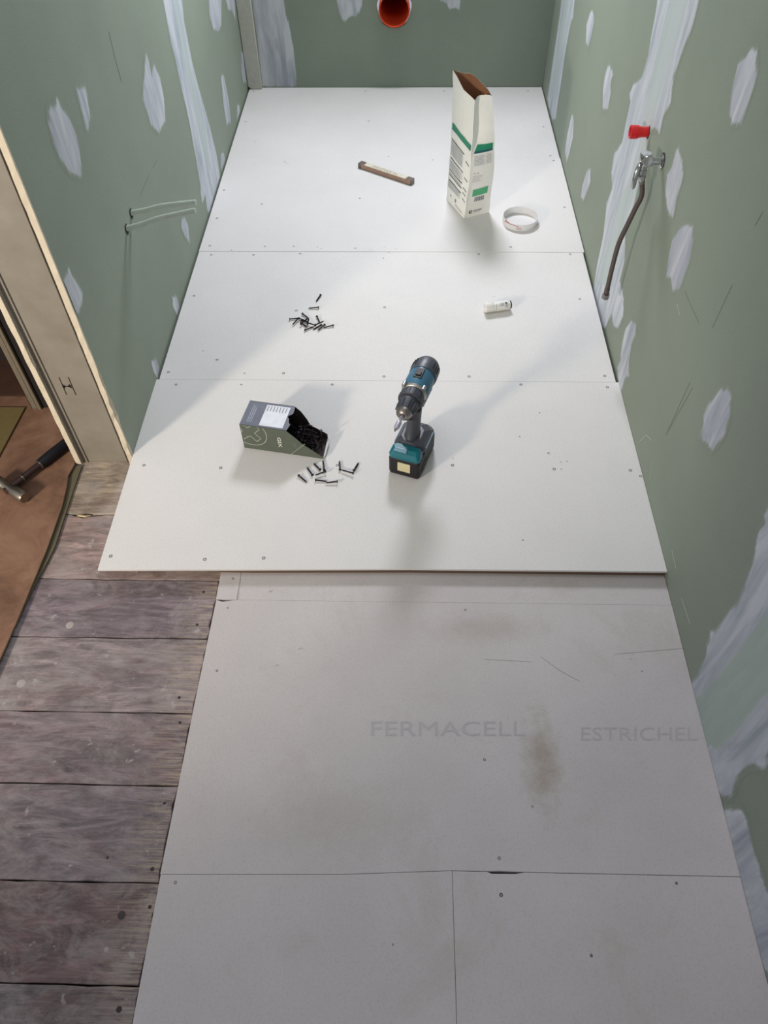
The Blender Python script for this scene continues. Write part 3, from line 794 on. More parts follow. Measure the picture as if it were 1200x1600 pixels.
hp = [Vector((W - .040, vy, vz - .026))] + [ray(u, v, 1, y_) for u, v, y_ in ((1003, 303, .740), (993, 325, .738), (980, 352, .736), (967, 380, .735), (958, 412, .735), (951, 442, .735), (946.5, 462, .735))]
def smooth_path(P, k=5):
    out = []
    for i in range(len(P) - 1):
        p0 = P[max(i - 1, 0)]; p1 = P[i]; p2 = P[i + 1]; p3 = P[min(i + 2, len(P) - 1)]
        for j in range(k):
            t = j / k
            out.append(0.5 * ((2 * p1) + (-p0 + p2) * t + (2 * p0 - 5 * p1 + 4 * p2 - p3) * t * t + (-p0 + 3 * p1 - 3 * p2 + p3) * t ** 3))
    out.append(P[-1]); return out
hp = smooth_path(hp)
hs.location = hp[0]
rel = [p - hp[0] for p in hp]
b = B(); b.sweep(rel, .0058, M_BRAID, 14); b.build('braided_tube', hs)
e = rel[-1]; ed = (rel[-1] - rel[-3]).normalized()
b = B(); b.lathe(e - ed * .022, ed, [(0, .0058), (0, .0068), (.014, .0068), (.014, .0058)], M_BRAID, 14); b.build('ferrule', hs)
b = B(); b.lathe(e - ed * .006, ed, [(0, .006), (0, .0098), (.013, .0098), (.013, .0070), (.006, .0065), (.006, 0)], M_NICKEL, 6); b.build('union_nut', hs)
b = B(); e0 = rel[0]; b.lathe(e0, (rel[3] - rel[0]).normalized(), [(0, .0095), (.012, .0095), (.012, .0075), (.024, .0075), (.024, .0060)], M_NICKEL, 12); b.build('top_ferrule', hs)

for (y0, z0, uu, vv, L, lab) in ((.758, .379, 305, 316, .152, 'upper grey-green tube stub sticking out of the left wall'), (.703, .371, 304.5, 329, .160, 'lower grey-green tube stub with dark hole at its base on left wall')):
    t = thing('tube_stub', lab, 'tube', (-.002, y0, z0))
    end = ray(uu, vv, 0, L) - Vector((-.002, y0, z0))
    mid = end * .5 + Vector((0, 0, .004))
    pth = smooth_path([Vector((-.004, 0, 0)), mid * .5 + Vector((0, 0, -.001)), mid, end])
    b = B(); b.sweep(pth, .0062, M_SLEEVE, 14); b.build('sleeve', t)
    b = B(); b.lathe(end - (pth[-1] - pth[-3]).normalized() * .0005, (pth[-1] - pth[-3]), [(0, .0060), (.0022, .0058), (.0022, .0040), (-.002, .0038), (-.002, 0)], M_SLEEVEC, 14); b.build('tube_end', t)
    b = B(); b.prism([(-.0022 + .003, -.008, -.010), (.0008, .004, -.014), (.0008, .009, -.002), (.0008, .007, .010), (.0008, -.006, .011), (.0008, -.011, .002)], (.0004, 0, 0), M_HOLE); b.build('wall_hole', t)

# ------------------------------------------------------------------ drill
dr = thing('cordless_drill', 'teal and charcoal cordless drill standing upright on its battery', 'drill', (.6525, .2660, .0005))
dr.rotation_euler = (0, 0, -math.atan2(.33, .944))
def rrect(w_, y0, y1, z, ch):
    h = w_ / 2
    return [(-h + ch, y0, z), (h - ch, y0, z), (h, y0 + ch, z), (h, y1 - ch, z), (h - ch, y1, z), (-h + ch, y1, z), (-h, y1 - ch, z), (-h, y0 + ch, z)]
def loft(b, secs, mats, cap=True):
    for k in range(len(secs) - 1):
        n_ = len(secs[k]); mt = mats[k] if isinstance(mats, list) else mats
        b.add(secs[k] + secs[k + 1], [(i, (i + 1) % n_, n_ + (i + 1) % n_, n_ + i) for i in range(n_)], mt)
    if cap:
        m0 = mats[0] if isinstance(mats, list) else mats; m1 = mats[-1] if isinstance(mats, list) else mats
        b.add(secs[0], [list(range(len(secs[0])))[::-1]], m0); b.add(secs[-1], [list(range(len(secs[-1])))], m1)
b = B(); loft(b, [rrect(.072, .002, .116, 0, .004), rrect(.076, 0, .118, .006, .005), rrect(.076, 0, .118, .049, .005), rrect(.073, .001, .116, .053, .005)], M_BLACK)
b.box((-.0395, .02, .008), (-.037, .05, .030), M_BLACK).box((.037, .02, .008), (.0395, .05, .030), M_BLACK)
bat = b.build('battery', dr, .0018, 2)
b = B(); b.box((-.015, -.0012, .017), (.016, .0004, .045), M_CREAM); b.build('battery_label', bat, .0006, 1)['label'] = 'cream label on the battery front'
b = B(); loft(b, [rrect(.074, .000, .030, .0535, .005), rrect(.075, -.001, .032, .064, .005), rrect(.069, .003, .030, .073, .006), rrect(.062, .012, .028, .079, .006)], M_TEAL)
ft = b.build('foot_front', dr, .002, 2)
b = B(); b.prism([(-.027, .0046, .0742), (.004, .0046, .0742), (.004, .0125, .0795), (-.025, .0125, .0795)], (0, -.0014, .0016), plain('pale_blue_panel', (126, 160, 184), .3)); b.build('switch_panel', ft, .0005, 1)['label'] = 'pale blue switch panel'
b = B(); loft(b, [rrect(.074, .0305, .117, .0535, .008), rrect(.075, .030, .118, .063, .009), rrect(.066, .0285, .110, .075, .014), rrect(.050, .028, .090, .087, .016)], M_GREYP)
b.build('foot', dr, .003, 2)
for sx in (-1, 1):
    B().prism([(sx * .0372, .040, .0555), (sx * .0372, .108, .0555), (sx * .0368, .100, .066), (sx * .0368, .045, .066)], (sx * .0012, 0, 0), M_TEALD).build('side_stripe', dr)
# grip: oval sections from foot to motor housing
def oval(cx, cy, z, rx_, ry_, n_=18): return [(cx + rx_ * math.cos(2 * math.pi * k / n_), cy + ry_ * math.sin(2 * math.pi * k / n_), z) for k in range(n_)]
b = B(); secs = [oval(0, .058, .080, .020, .028), oval(0, .060, .094, .0165, .022), oval(0, .066, .115, .0155, .0205), oval(0, .069, .140, .0158, .021), oval(0, .069, .162, .0170, .024), oval(0, .070, .182, .020, .032)]
loft(b, secs, M_RUB)
for i in range(len(b.sm)): b.sm[i] = len(b.f[i]) == 4
b.build('grip', dr)
b = B(); b.prism([(-.007, .047, .172), (-.007, .034, .168), (-.007, .036, .150), (-.007, .047, .140)], (.014, 0, 0), M_BLACK); b.build('trigger', dr, .003, 2)
b = B(); b.box((-.022, .040, .174), (.022, .052, .182), M_BLACK); b.build('direction_lever', dr, .002, 2)
AZ = .207
def ylathe(name, prof, mat, n_=26, parent=dr, **k):
    b = B(); b.lathe((0, 0, AZ), (0, 1, 0), prof, mat, n_); return b.build(name, parent, **k)
mh = ylathe('motor_housing', [(.064, 0), (.064, .029), (.068, .0305), (.100, .0305), (.118, .0300), (.118, 0)], M_TEALD)
b = B(); b.box((-.0255, .064, AZ - .03), (.0255, .120, AZ - .004), M_GREYP); b.build('lower_housing', dr, .005, 2)
ylathe('rear_cap', [(.118, 0), (.118, .0315), (.130, .0320), (.152, .0305), (.163, .0250), (.168, .015), (.1695, 0)], M_GREYP)
for a in (20, 35, 50, 130, 145, 160):
    a = math.radians(a); c_ = Vector((math.cos(a) * .0315, 0, AZ + math.sin(a) * .0315))
    B().sweep([c_ + Vector((0, .128, 0)), c_ + Vector((0, .148, 0))], .0015, M_BLACK, 6).build('vent', dr)
b = B(); b.prism([(-.009, .080, AZ + .0285), (.009, .080, AZ + .0285), (.009, .112, AZ + .0285), (-.009, .112, AZ + .0285)], (0, 0, .0035), M_BLACK)
b.box((-.006, .086, AZ + .0315), (.006, .096, AZ + .0345), M_BLACK); b.build('speed_slider', dr, .001, 1)
b = B(); b.lathe((0, 0, AZ), (0, 1, 0), [(.055, 0), (.055, .024), (.057, .0275), (.066, .0290), (.066, 0)], M_ALU, 26)
for a in (45, 135, 225, 315):
    a = math.radians(a); b.lathe((math.cos(a) * .031, 0, AZ + math.sin(a) * .031), (0, 1, 0), [(.0545, 0), (.0545, .0045), (.067, .0045), (.067, 0)], M_ALU, 10)
b.build('gear_case', dr)
b = B(); b.lathe((0, 0, AZ), (0, 1, 0), [(.032, 0), (.032, .0250), (.034, .0270), (.052, .0270), (.056, .0235), (.056, 0)], M_RUB, 30)
for k in range(15):
    a = 2 * math.pi * k / 15; b.sweep([(math.cos(a) * .0266, .036, AZ + math.sin(a) * .0262), (math.cos(a) * .0266, .050, AZ + math.sin(a) * .0262)], .0016, M_GREYP, 6)
b.build('torque_ring', dr)
b = B(); b.lathe((0, 0, AZ), (0, 1, 0), [(-.003, 0), (-.003, .0175), (.003, .0195), (.026, .0225), (.0325, .0225), (.0325, 0)], M_RUB, 30)
for k in range(10):
    a = 2 * math.pi * k / 10; b.sweep([(math.cos(a) * .0200, .001, AZ + math.sin(a) * .0200), (math.cos(a) * .0222, .021, AZ + math.sin(a) * .0222)], .0016, M_GREYP, 6)
b.build('chuck_sleeve', dr)
b = B(); b.lathe((0, 0, AZ), (0, 1, 0), [(-.013, .0055), (-.014, .009), (-.010, .015), (-.002, .0180)], M_NICKEL, 26); b.lathe((0, 0, AZ), (0, 1, 0), [(-.013, .0055), (-.004, .0050), (-.004, 0)], M_HOLE, 16); b.build('chuck_nose', dr)
b = B(); b.lathe((0, 0, AZ), (0, 1, 0), [(-.034, .0040), (-.004, .0040)], M_SILV, 6)
b.lathe((0, 0, AZ), (0, 1, 0), [(-.052, 0), (-.052, .0052), (-.049, .0062), (-.033, .0062), (-.031, .0045), (-.031, 0)], M_SILV, 16)
b.lathe((0, 0, AZ), (0, 1, 0), [(-.062, 0), (-.061, .0015), (-.057, .0030), (-.050, .0032)], M_CHROME, 6); bh = b.build('bit_holder', dr)

# ------------------------------------------------------------------ screw carton
BO = Vector((.2655, .3545, .0004)); bu = Vector((.9842, -.1770, 0)); bv = Vector((.1770, .9842, 0)); bz = Vector((0, 0, 1))
BL, BD, BH = .198, .083, .079
bx = thing('screw_carton', 'torn dark grey-green carton with white label, black screws spilling inside', 'box', BO)
def pc3(u, v, w_): return bu * u + bv * v + bz * w_
def panel(name, pts, off, mat, side=M_TORN, parent=bx): return B().prism(pts, off, mat, side).build(name, parent)
fp = [(0, 0), (BL, 0), (BL, .004), (.182, .016), (.165, .029), (.150, .040), (.140, .052), (.128, .064), (.113, BH), (0, BH)]
fr = panel('front_panel', [pc3(u, 0, w_) for u, w_ in fp], bv * .0011, M_BOX, M_BOX)
bp = [(0, 0), (.147, 0), (.147, .022), (.144, .0285), (.140, .040), (.133, .0535), (.126, .066), (.113, BH), (0, BH)]
panel('back_panel', [pc3(u, BD - .0011, w_) for u, w_ in bp], bv * .0011, M_BOXIN, M_TORN)
panel('back_panel', [pc3(.140, BD - .0015, 0), pc3(BL - .006, .066, 0), pc3(BL - .005, .0655, .0175), pc3(.182, .069, .0200), pc3(.165, .0745, .0225), pc3(.152, .0785, .024), pc3(.140, BD - .0015, .0255)], bv * .0011, M_BOXIN, M_TORN)
panel('bottom_panel', [pc3(0, 0.001, 0), pc3(BL, .001, 0), pc3(BL - .006, .0655, 0), pc3(.14, BD - .001, 0), pc3(0, BD - .001, 0)], bz * .001, M_BOXIN)
panel('end_panel', [pc3(.0002, .001, .001), pc3(.0002, BD - .001, .001), pc3(.0002, BD - .001, BH - .001), pc3(.0002, .001, BH - .001)], bu * .001, M_BOX)
tp = [(0, 0), (.113, 0), (.115, .004), (.118, .022), (.113, .027), (.110, .040), (.105, .045), (.107, .052), (.112, .055), (.115, .060), (.114, .075), (.113, BD), (0, BD)]
top = panel('top_panel', [pc3(u, v, BH - .001) for u, v in tp], bz * .001, M_BOXT, M_TORN)
panel('open_end_flap', [pc3(BL - .0012, 0, .001), pc3(BL - .0072, .066, .001), pc3(BL + .001, .067, .019), pc3(BL + .003, .040, .015), pc3(BL + .003, .004, .009)], bu * .0012, M_WHITE, M_TORN)
b = B(); b.prism([pc3(.046, .006, BH + .0001), pc3(.104, .006, BH + .0001), pc3(.104, .076, BH + .0001), pc3(.046, .076, BH + .0001)], bz * .0003, M_WHITE)
lb = b.build('label', top); lb['label'] = 'white label on the carton top'
b = B()
for k in range(7): b.prism([pc3(.050 + k * .0075, .055, BH + .0005), pc3(.0525 + k * .0075, .055, BH + .0005), pc3(.0525 + k * .0075, .073, BH + .0005), pc3(.050 + k * .0075, .073, BH + .0005)], bz * .0001, M_INKM)
b.build('small_print', top)
b = B()
for k in range(3): b.prism([pc3(.014 + k * .0045, .012, BH + .0002), pc3(.0162 + k * .0045, .012, BH + .0002), pc3(.0162 + k * .0045, .072, BH + .0002), pc3(.014 + k * .0045, .072 - k * .008, BH + .0002)], bz * .0001, plain('pale_slate_print', (150, 154, 168), .6))
b.build('side_print', top)
# front print: placed on the front panel's plane
p0 = BO - bv * .0003
def fpnt(x, y):
    p = ray_plane(x / 7.059 + 360, y / 7.059 + 600, p0, bv) - BO; return p
b = B()
for pl_ in ([(150, 455), (185, 482), (222, 465)], [(292, 478), (318, 502), (266, 542), (338, 604), (292, 634), (228, 577), (200, 577), (152, 606)], [(112, 492), (132, 515), (116, 532)]):
    stroke(b, [fpnt(*p) for p in pl_], .0011, -bv, M_LINE, .0002)
arc = [(352, 487), (378, 520), (396, 560), (400, 600), (385, 640), (350, 664), (300, 673), (240, 668), (190, 655), (150, 638)]
stroke(b, [fpnt(*p) for p in arc], .0012, -bv, M_LINE, .0002)
b.build('cross_logo', fr)['label'] = 'pale outlined cross in a circle'
b = B()
# GIX reads downwards: s runs down the panel, t towards the right end
text_on(b, 'GIX', lambda s_, t_: fpnt(512 + 22 * s_ + 40 * t_, 590 + 108 * s_ + 2 * t_), plain('pale_lettering', (216, 218, 200), .6), .012)
b.build('lettering', fr)
b = B(); text_on(b, '50', lambda s_, t_: fpnt(685 + 14 * s_ + 34 * t_, 648 + 46 * s_ + 4 * t_), plain('dim_print', (112, 120, 108), .6)); b.build('small_lettering', fr)
b = B(); stroke(b, [fpnt(820, 662), fpnt(668, 776)], .0008, -bv, M_LINE, .0002); b.build('crease', fr)


# ------------------------------------------------------------------ loose screws
def screw_mesh():
    b = B()
    prof = [(0, 0), (0, .0036), (.0008, .0036), (.0035, .0019), (.006, .0016)]
    h = .006
    while h < .027: prof += [(h, .00135), (h + .0008, .0021)]; h += .0017
    prof += [(.028, .0015), (.0335, .0001)]
    b.lathe((0, 0, 0), (1, 0, 0), prof, M_SCREW, 9)
    o = b.build('drywall_screw'); return o
s0 = screw_mesh(); SM = s0.data; bpy.data.objects.remove(s0)
LEN = .0335
def put_screw(h3, t3, label, group):
    o = bpy.data.objects.new('drywall_screw', SM); COL.objects.link(o)
    d = t3 - h3; o.location = h3
    o.rotation_euler = d.to_track_quat('X', 'Z').to_euler()
    sc = d.length / LEN; o.scale = (sc, 1, 1)
    return tag(o, label, 'screw', group)
def lay(lst, s_, ox, oy, zs, label, group):
    for i, (hx, hy, tx, ty) in enumerate(lst):
        z0 = zs[i] if zs else 0
        h3 = ray(hx / s_ + ox, hy / s_ + oy, 2, .0037 + z0); t3 = ray(tx / s_ + ox, ty / s_ + oy, 2, .0017 + z0)
        d = t3 - h3; L_ = max(.027, min(.038, d.length)); t3 = h3 + d.normalized() * L_
        put_screw(h3, t3, label[i] if isinstance(label, list) else label, group)
lay([(655, 190, 585, 295), (630, 372, 470, 383)], 9.23, 430, 440, None, ['loose black screw farthest from the drill, above the left heap', 'lone black screw just above the left heap, lying level'], 'loose screws by the far heap')
lay([(390, 460, 495, 540), (203, 540, 340, 528), (335, 528, 243, 630), (345, 530, 460, 572), (370, 610, 480, 522), (370, 585, 465, 668), (425, 700, 575, 640), (582, 632, 465, 592), (600, 500, 645, 595), (578, 625, 710, 565), (668, 620, 535, 697), (717, 620, 605, 712), (842, 628, 690, 665), (465, 605, 478, 560), (470, 575, 400, 565)],
    9.23, 430, 440, [0, 0, .003, 0, .003, 0, .0, .003, 0, .004, 0, .001, 0, .003, .004], ['uppermost screw of the far heap, slanting down to the right', 'leftmost screw of the far heap, lying level', 'screw of the far heap pointing down left beneath the leftmost one'] + ['black drywall screw in the tangled middle of the far heap'] * 5
    + ['short-looking screw at the upper right of the far heap'] + ['black drywall screw in the tangled middle of the far heap'] * 2 + ['second screw from the right at the bottom of the far heap, tip lowest', 'rightmost screw of the far heap, head outermost'] + ['black drywall screw in the tangled middle of the far heap'] * 2, 'far heap of black screws')
lay([(580, 832, 657, 897), (700, 830, 648, 760), (765, 785, 705, 727), (800, 788, 787, 700), (815, 798, 715, 835), (722, 872, 830, 885), (915, 885, 805, 898), (935, 785, 928, 705), (1048, 815, 940, 785), (1052, 790, 1095, 720)],
    5.4545, 360, 590, [0, 0, 0, 0, .003, 0, .002, 0, .003, 0],
    ['black screw nearest the camera left of the others by the carton', 'second black screw from the left below the carton', 'black screw just under the carton, third from left', 'upright-pointing black screw under the carton tip', 'black screw slanting left with its head under the carton tip',
     'level black screw nearest the camera, head to the left', 'level black screw nearest the camera, head to the right', 'left screw of the three forming a U beside the drill', 'bottom screw of the three forming a U beside the drill', 'right screw of the three forming a U beside the drill'], 'black screws spilled before the carton')
rb = random.Random(11)
for layer in range(8):
    for k in range(22 if layer < 4 else 16):
        u = rb.uniform(.045, .182); v = rb.uniform(.010, BD - .014); w_ = .005 + layer * .0050
        # keep the heap below the sloping cut of the front panel
        if w_ > (.199 - u) * .55 + .006: continue
        an = rb.uniform(0, 6.28); d = (bu * math.cos(an) + bv * math.sin(an)) * LEN
        h3 = BO + pc3(u, v, w_); t3 = h3 + d + bz * rb.uniform(-.003, .003)
        r_ = t3 - BO; tu, tv = r_.dot(bu), r_.dot(bv)
        if not (.006 < tu < .190 and .006 < tv < BD - .006) or t3.z < .003: t3 = h3 - d + bz * .001
        r_ = t3 - BO; tu, tv = r_.dot(bu), r_.dot(bv)
        if not (.006 < tu < .190 and .005 < tv < BD - .004 - max(0, tu - .14) * .33): continue
        r_ = h3 - BO
        if r_.dot(bv) > BD - .008 - max(0, r_.dot(bu) - .14) * .33: continue
        put_screw(h3, t3, 'black drywall screw heaped inside the torn carton', 'screws inside the carton')
pt = BO + pc3(.180, .058, .014)
put_screw(pt + bz * .022, pt - bz * .008, 'black screw standing on end at the open mouth of the carton', None)

# ------------------------------------------------------------------ white paper bag
bag = thing('paper_bag', 'open white paper bag with green stripes standing near the right wall', 'bag', (0, 0, 0))
A0, B0, C0 = Vector((.789, 1.511, 0)), Vector((.844, 1.391, 0)), Vector((.928, 1.430, 0)); D0 = A0 + C0 - B0 + Vector((0, .0, 0))
A1, B1, C1_, D1 = ray(708, 110, 2, .395), ray(745, 157, 2, .372), ray(769.5, 150, 2, .372), ray(742, 120, 2, .385)
G1 = ray(748.5, 148, 2, .376); D1b = ray(730, 110.5, 2, .392)
bag.location = (A0 + C0) / 2
org = bag.location.copy()
HB = .372
def sec(t):
    e_ = lambda p, q, k=1.0: p.lerp(q, t ** k)
    a = e_(A0, A1); b_ = e_(B0, B1); c_ = e_(C0, C1_); d_ = e_(D0, D1, 1.2)
    # bulges of the paper
    a += Vector((.004, 0, 0)) * math.sin(math.pi * t) * 1.2; c_ += Vector((.012, -.002, 0)) * math.sin(math.pi * t) ** 1.3
    b_ += Vector((.004, -.003, 0)) * math.sin(math.pi * t * 1.5)
    # fold between the left face and the right face, opening towards the rim
    k = max(0.0, (t - .58) / .42); gdir = (c_ - b_)
    inn = ((a + b_ + c_ + d_) / 4 - b_); inn.z = 0; inn.normalize()
    g_ = b_ + gdir * (.03 + .26 * math.sin(math.pi * min(k, 1) ** .8)) + inn * (.001 + .017 * math.sin(math.pi * min(k, 1) ** .8))
    if k > 0: g_ = g_.lerp(G1, max(0, k - .6) / .4)
    return a, b_, g_, c_, d_
def ring_pts(t):
    a, b_, g_, c_, d_ = sec(t)
    ctr = (a + b_ + c_ + d_) / 4
    pts = []
    m = 6
    for i in range(m): p = a.lerp(b_, i / m); pts.append(p + (p - ctr) * .05 * math.sin(math.pi * i / m) * math.sin(math.pi * t) + Vector((0, 0, 0)))
    for i in range(2): pts.append(b_.lerp(g_, i / 2))
    for i in range(m): p = g_.lerp(c_, i / m); pts.append(p + Vector((.002, -.003, 0)) * math.sin(math.pi * i / m) * math.sin(math.pi * t))
    for i in range(3): pts.append(c_.lerp(d_, i / 3) + Vector((.004, .003, 0)) * math.sin(math.pi * i / 3))
    for i in range(4): p = d_.lerp(a, i / 4); pts.append(p + Vector((0, .010 * t, 0)) * math.sin(math.pi * i / 4))
    return pts
ts = [0, .02, .06, .12, .2, .3, .4, .5, .58, .65, .72, .79, .86, .92, .96, 1.0]
rings = []
NR = len(ring_pts(0))
for t in ts:
    r_ = ring_pts(t); out = []
    for i, p in enumerate(r_):
        z = p.z if t > 0 else .0006
        if t == 1.0:   # ragged rim
            z += {0: .002, 1: -.003, 2: -.010, 3: -.013, 4: -.010, 5: -.004}.get(i, random.uniform(-.003, .003))
        n1 = math.sin(i * 2.3 + t * 17) * .0008 + math.sin(i * .9 + t * 31) * .0008
        out.append(Vector((p.x + (n1 if t > 0 else 0), p.y + n1 * .6, z)))
    rings.append(out)
def shell(name, inset, mat, parent, close):
    b = B(); V = []
    for k, r_ in enumerate(rings):
        ctr = sum(r_, Vector()) / len(r_)
        for p in r_:
            q_ = p.copy(); dd = (ctr - p); dd.z = 0
            if inset: q_ += dd.normalized() * inset + Vector((0, 0, .0006 if k == 0 else -.0001))
            V.append(q_ - org)
    fs = [(k * NR + i, k * NR + (i + 1) % NR, (k + 1) * NR + (i + 1) % NR, (k + 1) * NR + i) for k in range(len(rings) - 1) for i in range(NR)]
    b.add(V, fs, mat, True)
    if close: b.add(V[:NR], [list(range(NR))[::-1]], mat)
    return b.build(name, parent)
bs = shell('outer_paper', 0, M_PAPER, bag, True)
shell('kraft_lining', .0012, M_KRAFT, bag, True)
def ring_at(t):
    for k in range(len(ts) - 1):
        if t <= ts[k + 1]:
            f = (t - ts[k]) / (ts[k + 1] - ts[k]); return [p.lerp(q_, f) for p, q_ in zip(rings[k], rings[k + 1])]
    return rings[-1]
def bag_pt(face, s_, t):
    r_ = ring_at(max(0, min(1, t)))
    idx = list(range(0, 7)) if face == 'left' else list(range(8, 15))
    x = max(0, min(.9999, s_)) * (len(idx) - 1); i = int(x); p = r_[idx[i]].lerp(r_[idx[i + 1]], x - i)
    ctr = sum(r_, Vector()) / len(r_); d_ = r_[idx[-1]] - r_[idx[0]]; nn = Vector((d_.y, -d_.x, 0)).normalized()
    if nn.dot(p - ctr) < 0: nn = -nn
    return p + nn * .0011 - org
def bag_quad(b, face, s0_, s1_, t0, t1, mat, skew=0.0, m=8, tm=2):
    tl = sorted({t0 + (t1 - t0) * j / tm for j in range(tm + 1)} | {x for x in ts if t0 < x < t1})
    V = [bag_pt(face, s0_ + (s1_ - s0_) * i / m, t + skew * i / m) for t in tl for i in range(m + 1)]
    b.add(V, [(j * (m + 1) + i, j * (m + 1) + i + 1, (j + 1) * (m + 1) + i + 1, (j + 1) * (m + 1) + i) for j in range(len(tl) - 1) for i in range(m)], mat)
b = B(); bag_quad(b, 'left', .06, .97, .595, .640, M_GBAND, .005); bag_quad(b, 'right', .06, .90, .595, .638, M_GBAND, .0); b.build('green_stripe', bs)['label'] = 'green printed stripe'
b = B(); bag_quad(b, 'left', .06, .95, .590, .597, M_GDARK, .005); bag_quad(b, 'right', .06, .90, .578, .597, M_GDARK, .0); b.build('dark_stripe', bs)
b = B()
for t in (.515, .365, .270, .228, .185): bag_quad(b, 'left', .06, .70, t, t + .0075, M_INK, -.004)
for t in (.470, .335, .245, .205, .150): bag_quad(b, 'left', .77, .93, t, t + .006, M_INK, -.01)
b.build('black_rule', bs)
b = B(); 
for (t0, t1) in ((.395, .505), (.29, .355), (.240, .262), (.13, .178)):
    t = t0
    while t < t1 - .004:
        bag_quad(b, 'left', .05, .64 + .04 * math.sin(t * 300), t, t + .0062, M_INKG, -.004); t += .0105
t = .475
while t < .555: bag_quad(b, 'right', .10, .52 + .05 * math.sin(t * 211), t, t + .006, M_INKG); bag_quad(b, 'right', .60, .84, t + .003, t + .008, M_INKG); t += .011
for t in (.335, .350, .365, .380): bag_quad(b, 'right', .08, .45 + .06 * math.sin(t * 300), t, t + .005, M_INKG)
b.build('small_print', bs)
b = B(); bag_quad(b, 'right', .16, .80, .200, .262, M_GLIGHT, .006); b.build('green_panel', bs)['label'] = 'light green printed panel'
b = B()
x = .27
for k, w_ in enumerate((.03, .012, .045, .012, .02, .05, .015, .03, .012, .04)):
    bag_quad(b, 'right', x, x + w_, .148, .190, M_INKM, 0, 1); x += w_ + .016
b.build('barcode', bs)
b = B(); text_on(b, '4.1.6', lambda s_, t_: bag_pt('right', .10 + .22 * s_, .402 + .014 * t_), M_INKM); 
b.build('lettering', bs)
b = B(); ang = [2 * math.pi * k / 14 for k in range(14)]
b.add([bag_pt('right', .20 + .075 * math.cos(a), .052 + .016 * math.sin(a)) for a in ang] + [bag_pt('right', .215 + .035 * math.cos(a), .052 + .010 * math.sin(a)) for a in ang], [(i, (i + 1) % 14, 14 + (i + 1) % 14, 14 + i) for i in range(14)], M_INK)
bag_quad(b, 'right', .33, .66, .052, .062, M_INKM); bag_quad(b, 'right', .36, .60, .040, .046, M_INKG); bag_quad(b, 'left', .46, .52, .06, .09, M_INKM, 0, 2); bag_quad(b, 'left', .5, .85, .038, .048, M_INKG, -.01); bag_quad(b, 'left', .22, .27, .07, .085, M_INKM, 0, 2)
b.build('emblem', bs)

# ------------------------------------------------------------------ folding rule
ra, rbp = Vector((.4825, 1.728, 0)), Vector((.671, 1.604, 0))
rd = (rbp - ra).normalized(); rn = Vector((-rd.y, rd.x, 0)); RL = (rbp - ra).length
fr_ = thing('folding_rule', 'folded wooden carpenter rule lying on the white floor boards', 'rule', ra, math.atan2(rd.y, rd.x))
for k in range(6):
    y0 = k * .0036
    B().box((.004 + (k % 2) * .003, y0, .0004), (RL - .004 - (k % 2) * .002, y0 + .0032, .0165), M_WOOD).build('slat', fr_, .0006, 1)
for x0, x1 in ((.0, .022), (RL - .024, RL)):
    B().box((x0, -.0006, .0004), (x0 + (.012 if x0 == 0 else .0), .0216, .0168), M_RMET).box((x0 if x0 == 0 else x0, .001, .0166), (x1, .0216, .0174), M_RMET).box((x1 - .004 if x0 else x0, 0, .001), (x1 if x0 else x0 + .003, .0214, .0168), M_RMET).build('end_hinge', fr_, .0012, 2)
B().box((.026, .001, .0166), (RL - .026, .0212, .0170), M_WOODT).build('printed_top', fr_)
b = B(); text_on(b, 'ZOLLSTOCK 2m', lambda s_, t_: Vector((.055 + (RL - .12) * s_, .005 + .012 * t_, .0172)), plain('brown_print', (120, 104, 88), .7)); b.build('lettering', fr_)
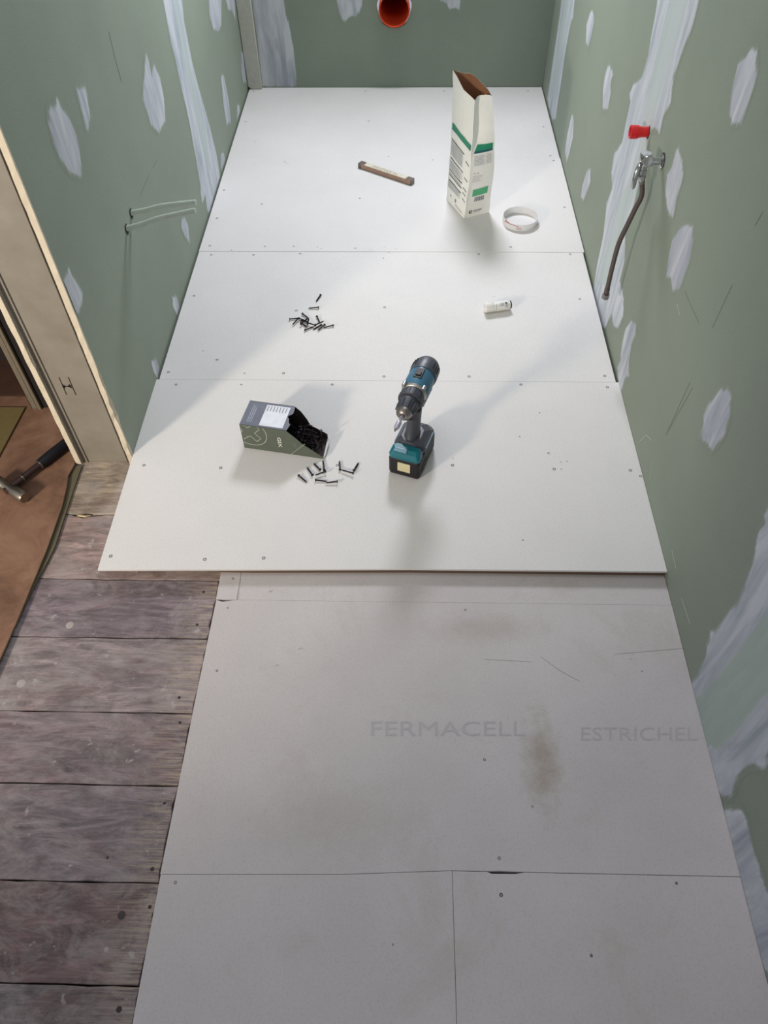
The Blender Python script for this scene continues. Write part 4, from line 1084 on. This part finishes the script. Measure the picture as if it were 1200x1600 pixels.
# ------------------------------------------------------------------ ring
rg = thing('plastic_ring', 'thin clear white plastic ring right of the paper bag', 'ring', (1.0245, 1.372, .0004))
RR = .056; RH = .022
b = B(); b.lathe((0, 0, 0), (0, 0, 1), [(0, RR), (RH, RR + .001), (RH, RR - .0010), (0, RR - .002), (0, RR)], M_RING, 56); rb_ = b.build('band', rg)
def rpt(a, h): a = math.radians(a); return Vector(((RR + .0014) * math.cos(a), (RR + .0014) * math.sin(a), h))
b = B(); stroke(b, [rpt(a, .020 - .006 * (a - 205) / 60 + .002 * math.sin(a)) for a in range(205, 262, 6)], .0018, (0, -1, .3), M_PINK, .0003)
stroke(b, [rpt(206, .014), rpt(213, .024)], .002, (0, -1, .3), M_PINK, .0003); stroke(b, [rpt(209, .023), rpt(226, .021)], .002, (0, -1, .3), M_PINK, .0003)
b.build('red_script', rb_)['label'] = 'faded red script'
b = B(); text_on(b, 'XXL', lambda s_, t_: rpt(252 + 18 * s_, .006 + .008 * t_), M_PINK); b.build('small_lettering', rb_)
# ------------------------------------------------------------------ bottle
bd = Vector((.0775, .0165, 0)).normalized()
bt = thing('small_bottle', 'small white plastic bottle lying right of the drill near the right wall', 'bottle', (.880, .894, .0148))
b = B(); b.lathe((0, 0, 0), bd, [(0, 0), (0, .0125), (.002, .0143), (.022, .0143), (.0235, .0135)], M_BOTTLE, 24); b.build('base_cap', bt)
b = B(); b.lathe((0, 0, 0), bd, [(.0235, .0130), (.0240, .0138), (.0640, .0138), (.068, .012), (.071, .0100)], M_BOTTLE, 24); bb = b.build('body', bt)
b = B(); b.lathe((0, 0, 0), bd, [(.071, .0100), (.0720, .0105), (.0775, .0105), (.0778, .0085)], M_BOTTLE, 20); b.lathe((0, 0, 0), bd, [(.0733, .0100), (.0733, .0112), (.0768, .0112), (.0768, .0100)], M_HOLE, 20); b.lathe((0, 0, 0), bd, [(.0778, .0088), (.0775, .008), (.0745, .0075), (.0745, 0)], M_HOLE, 20); b.build('neck', bt)
bs_ = bz.cross(bd)
def btp(h, a): a = math.radians(a); return bd * h + (bz * math.cos(a) - bs_ * math.sin(a)) * .0141
def btq(b, h0, h1, a0, a1, mt): V = [btp(h, a0 + (a1 - a0) * i / 6) for h in (h0, h1) for i in range(7)]; b.add(V, [(i, i + 1, 8 + i, 7 + i) for i in range(6)], mt)
b = B()
for k in range(5): btq(b, .0575 + k * .0012, .0581 + k * .0012, 15, 80, M_INKM)
btq(b, .0565, .0625, 18, 34, M_INK); b.build('barcode', bb)
b = B()
for k in range(4): btq(b, .040 + k * .004, .0415 + k * .004, 20, 60 + 8 * (k % 2), M_INKG)
btq(b, .030, .0312, 30, 95, M_INKM); btq(b, .0445, .0530, 25, 32, M_INKM); btq(b, .0445, .0530, 45, 52, M_INKM); btq(b, .0245, .0252, -10, 110, M_INKG); b.build('small_print', bb)
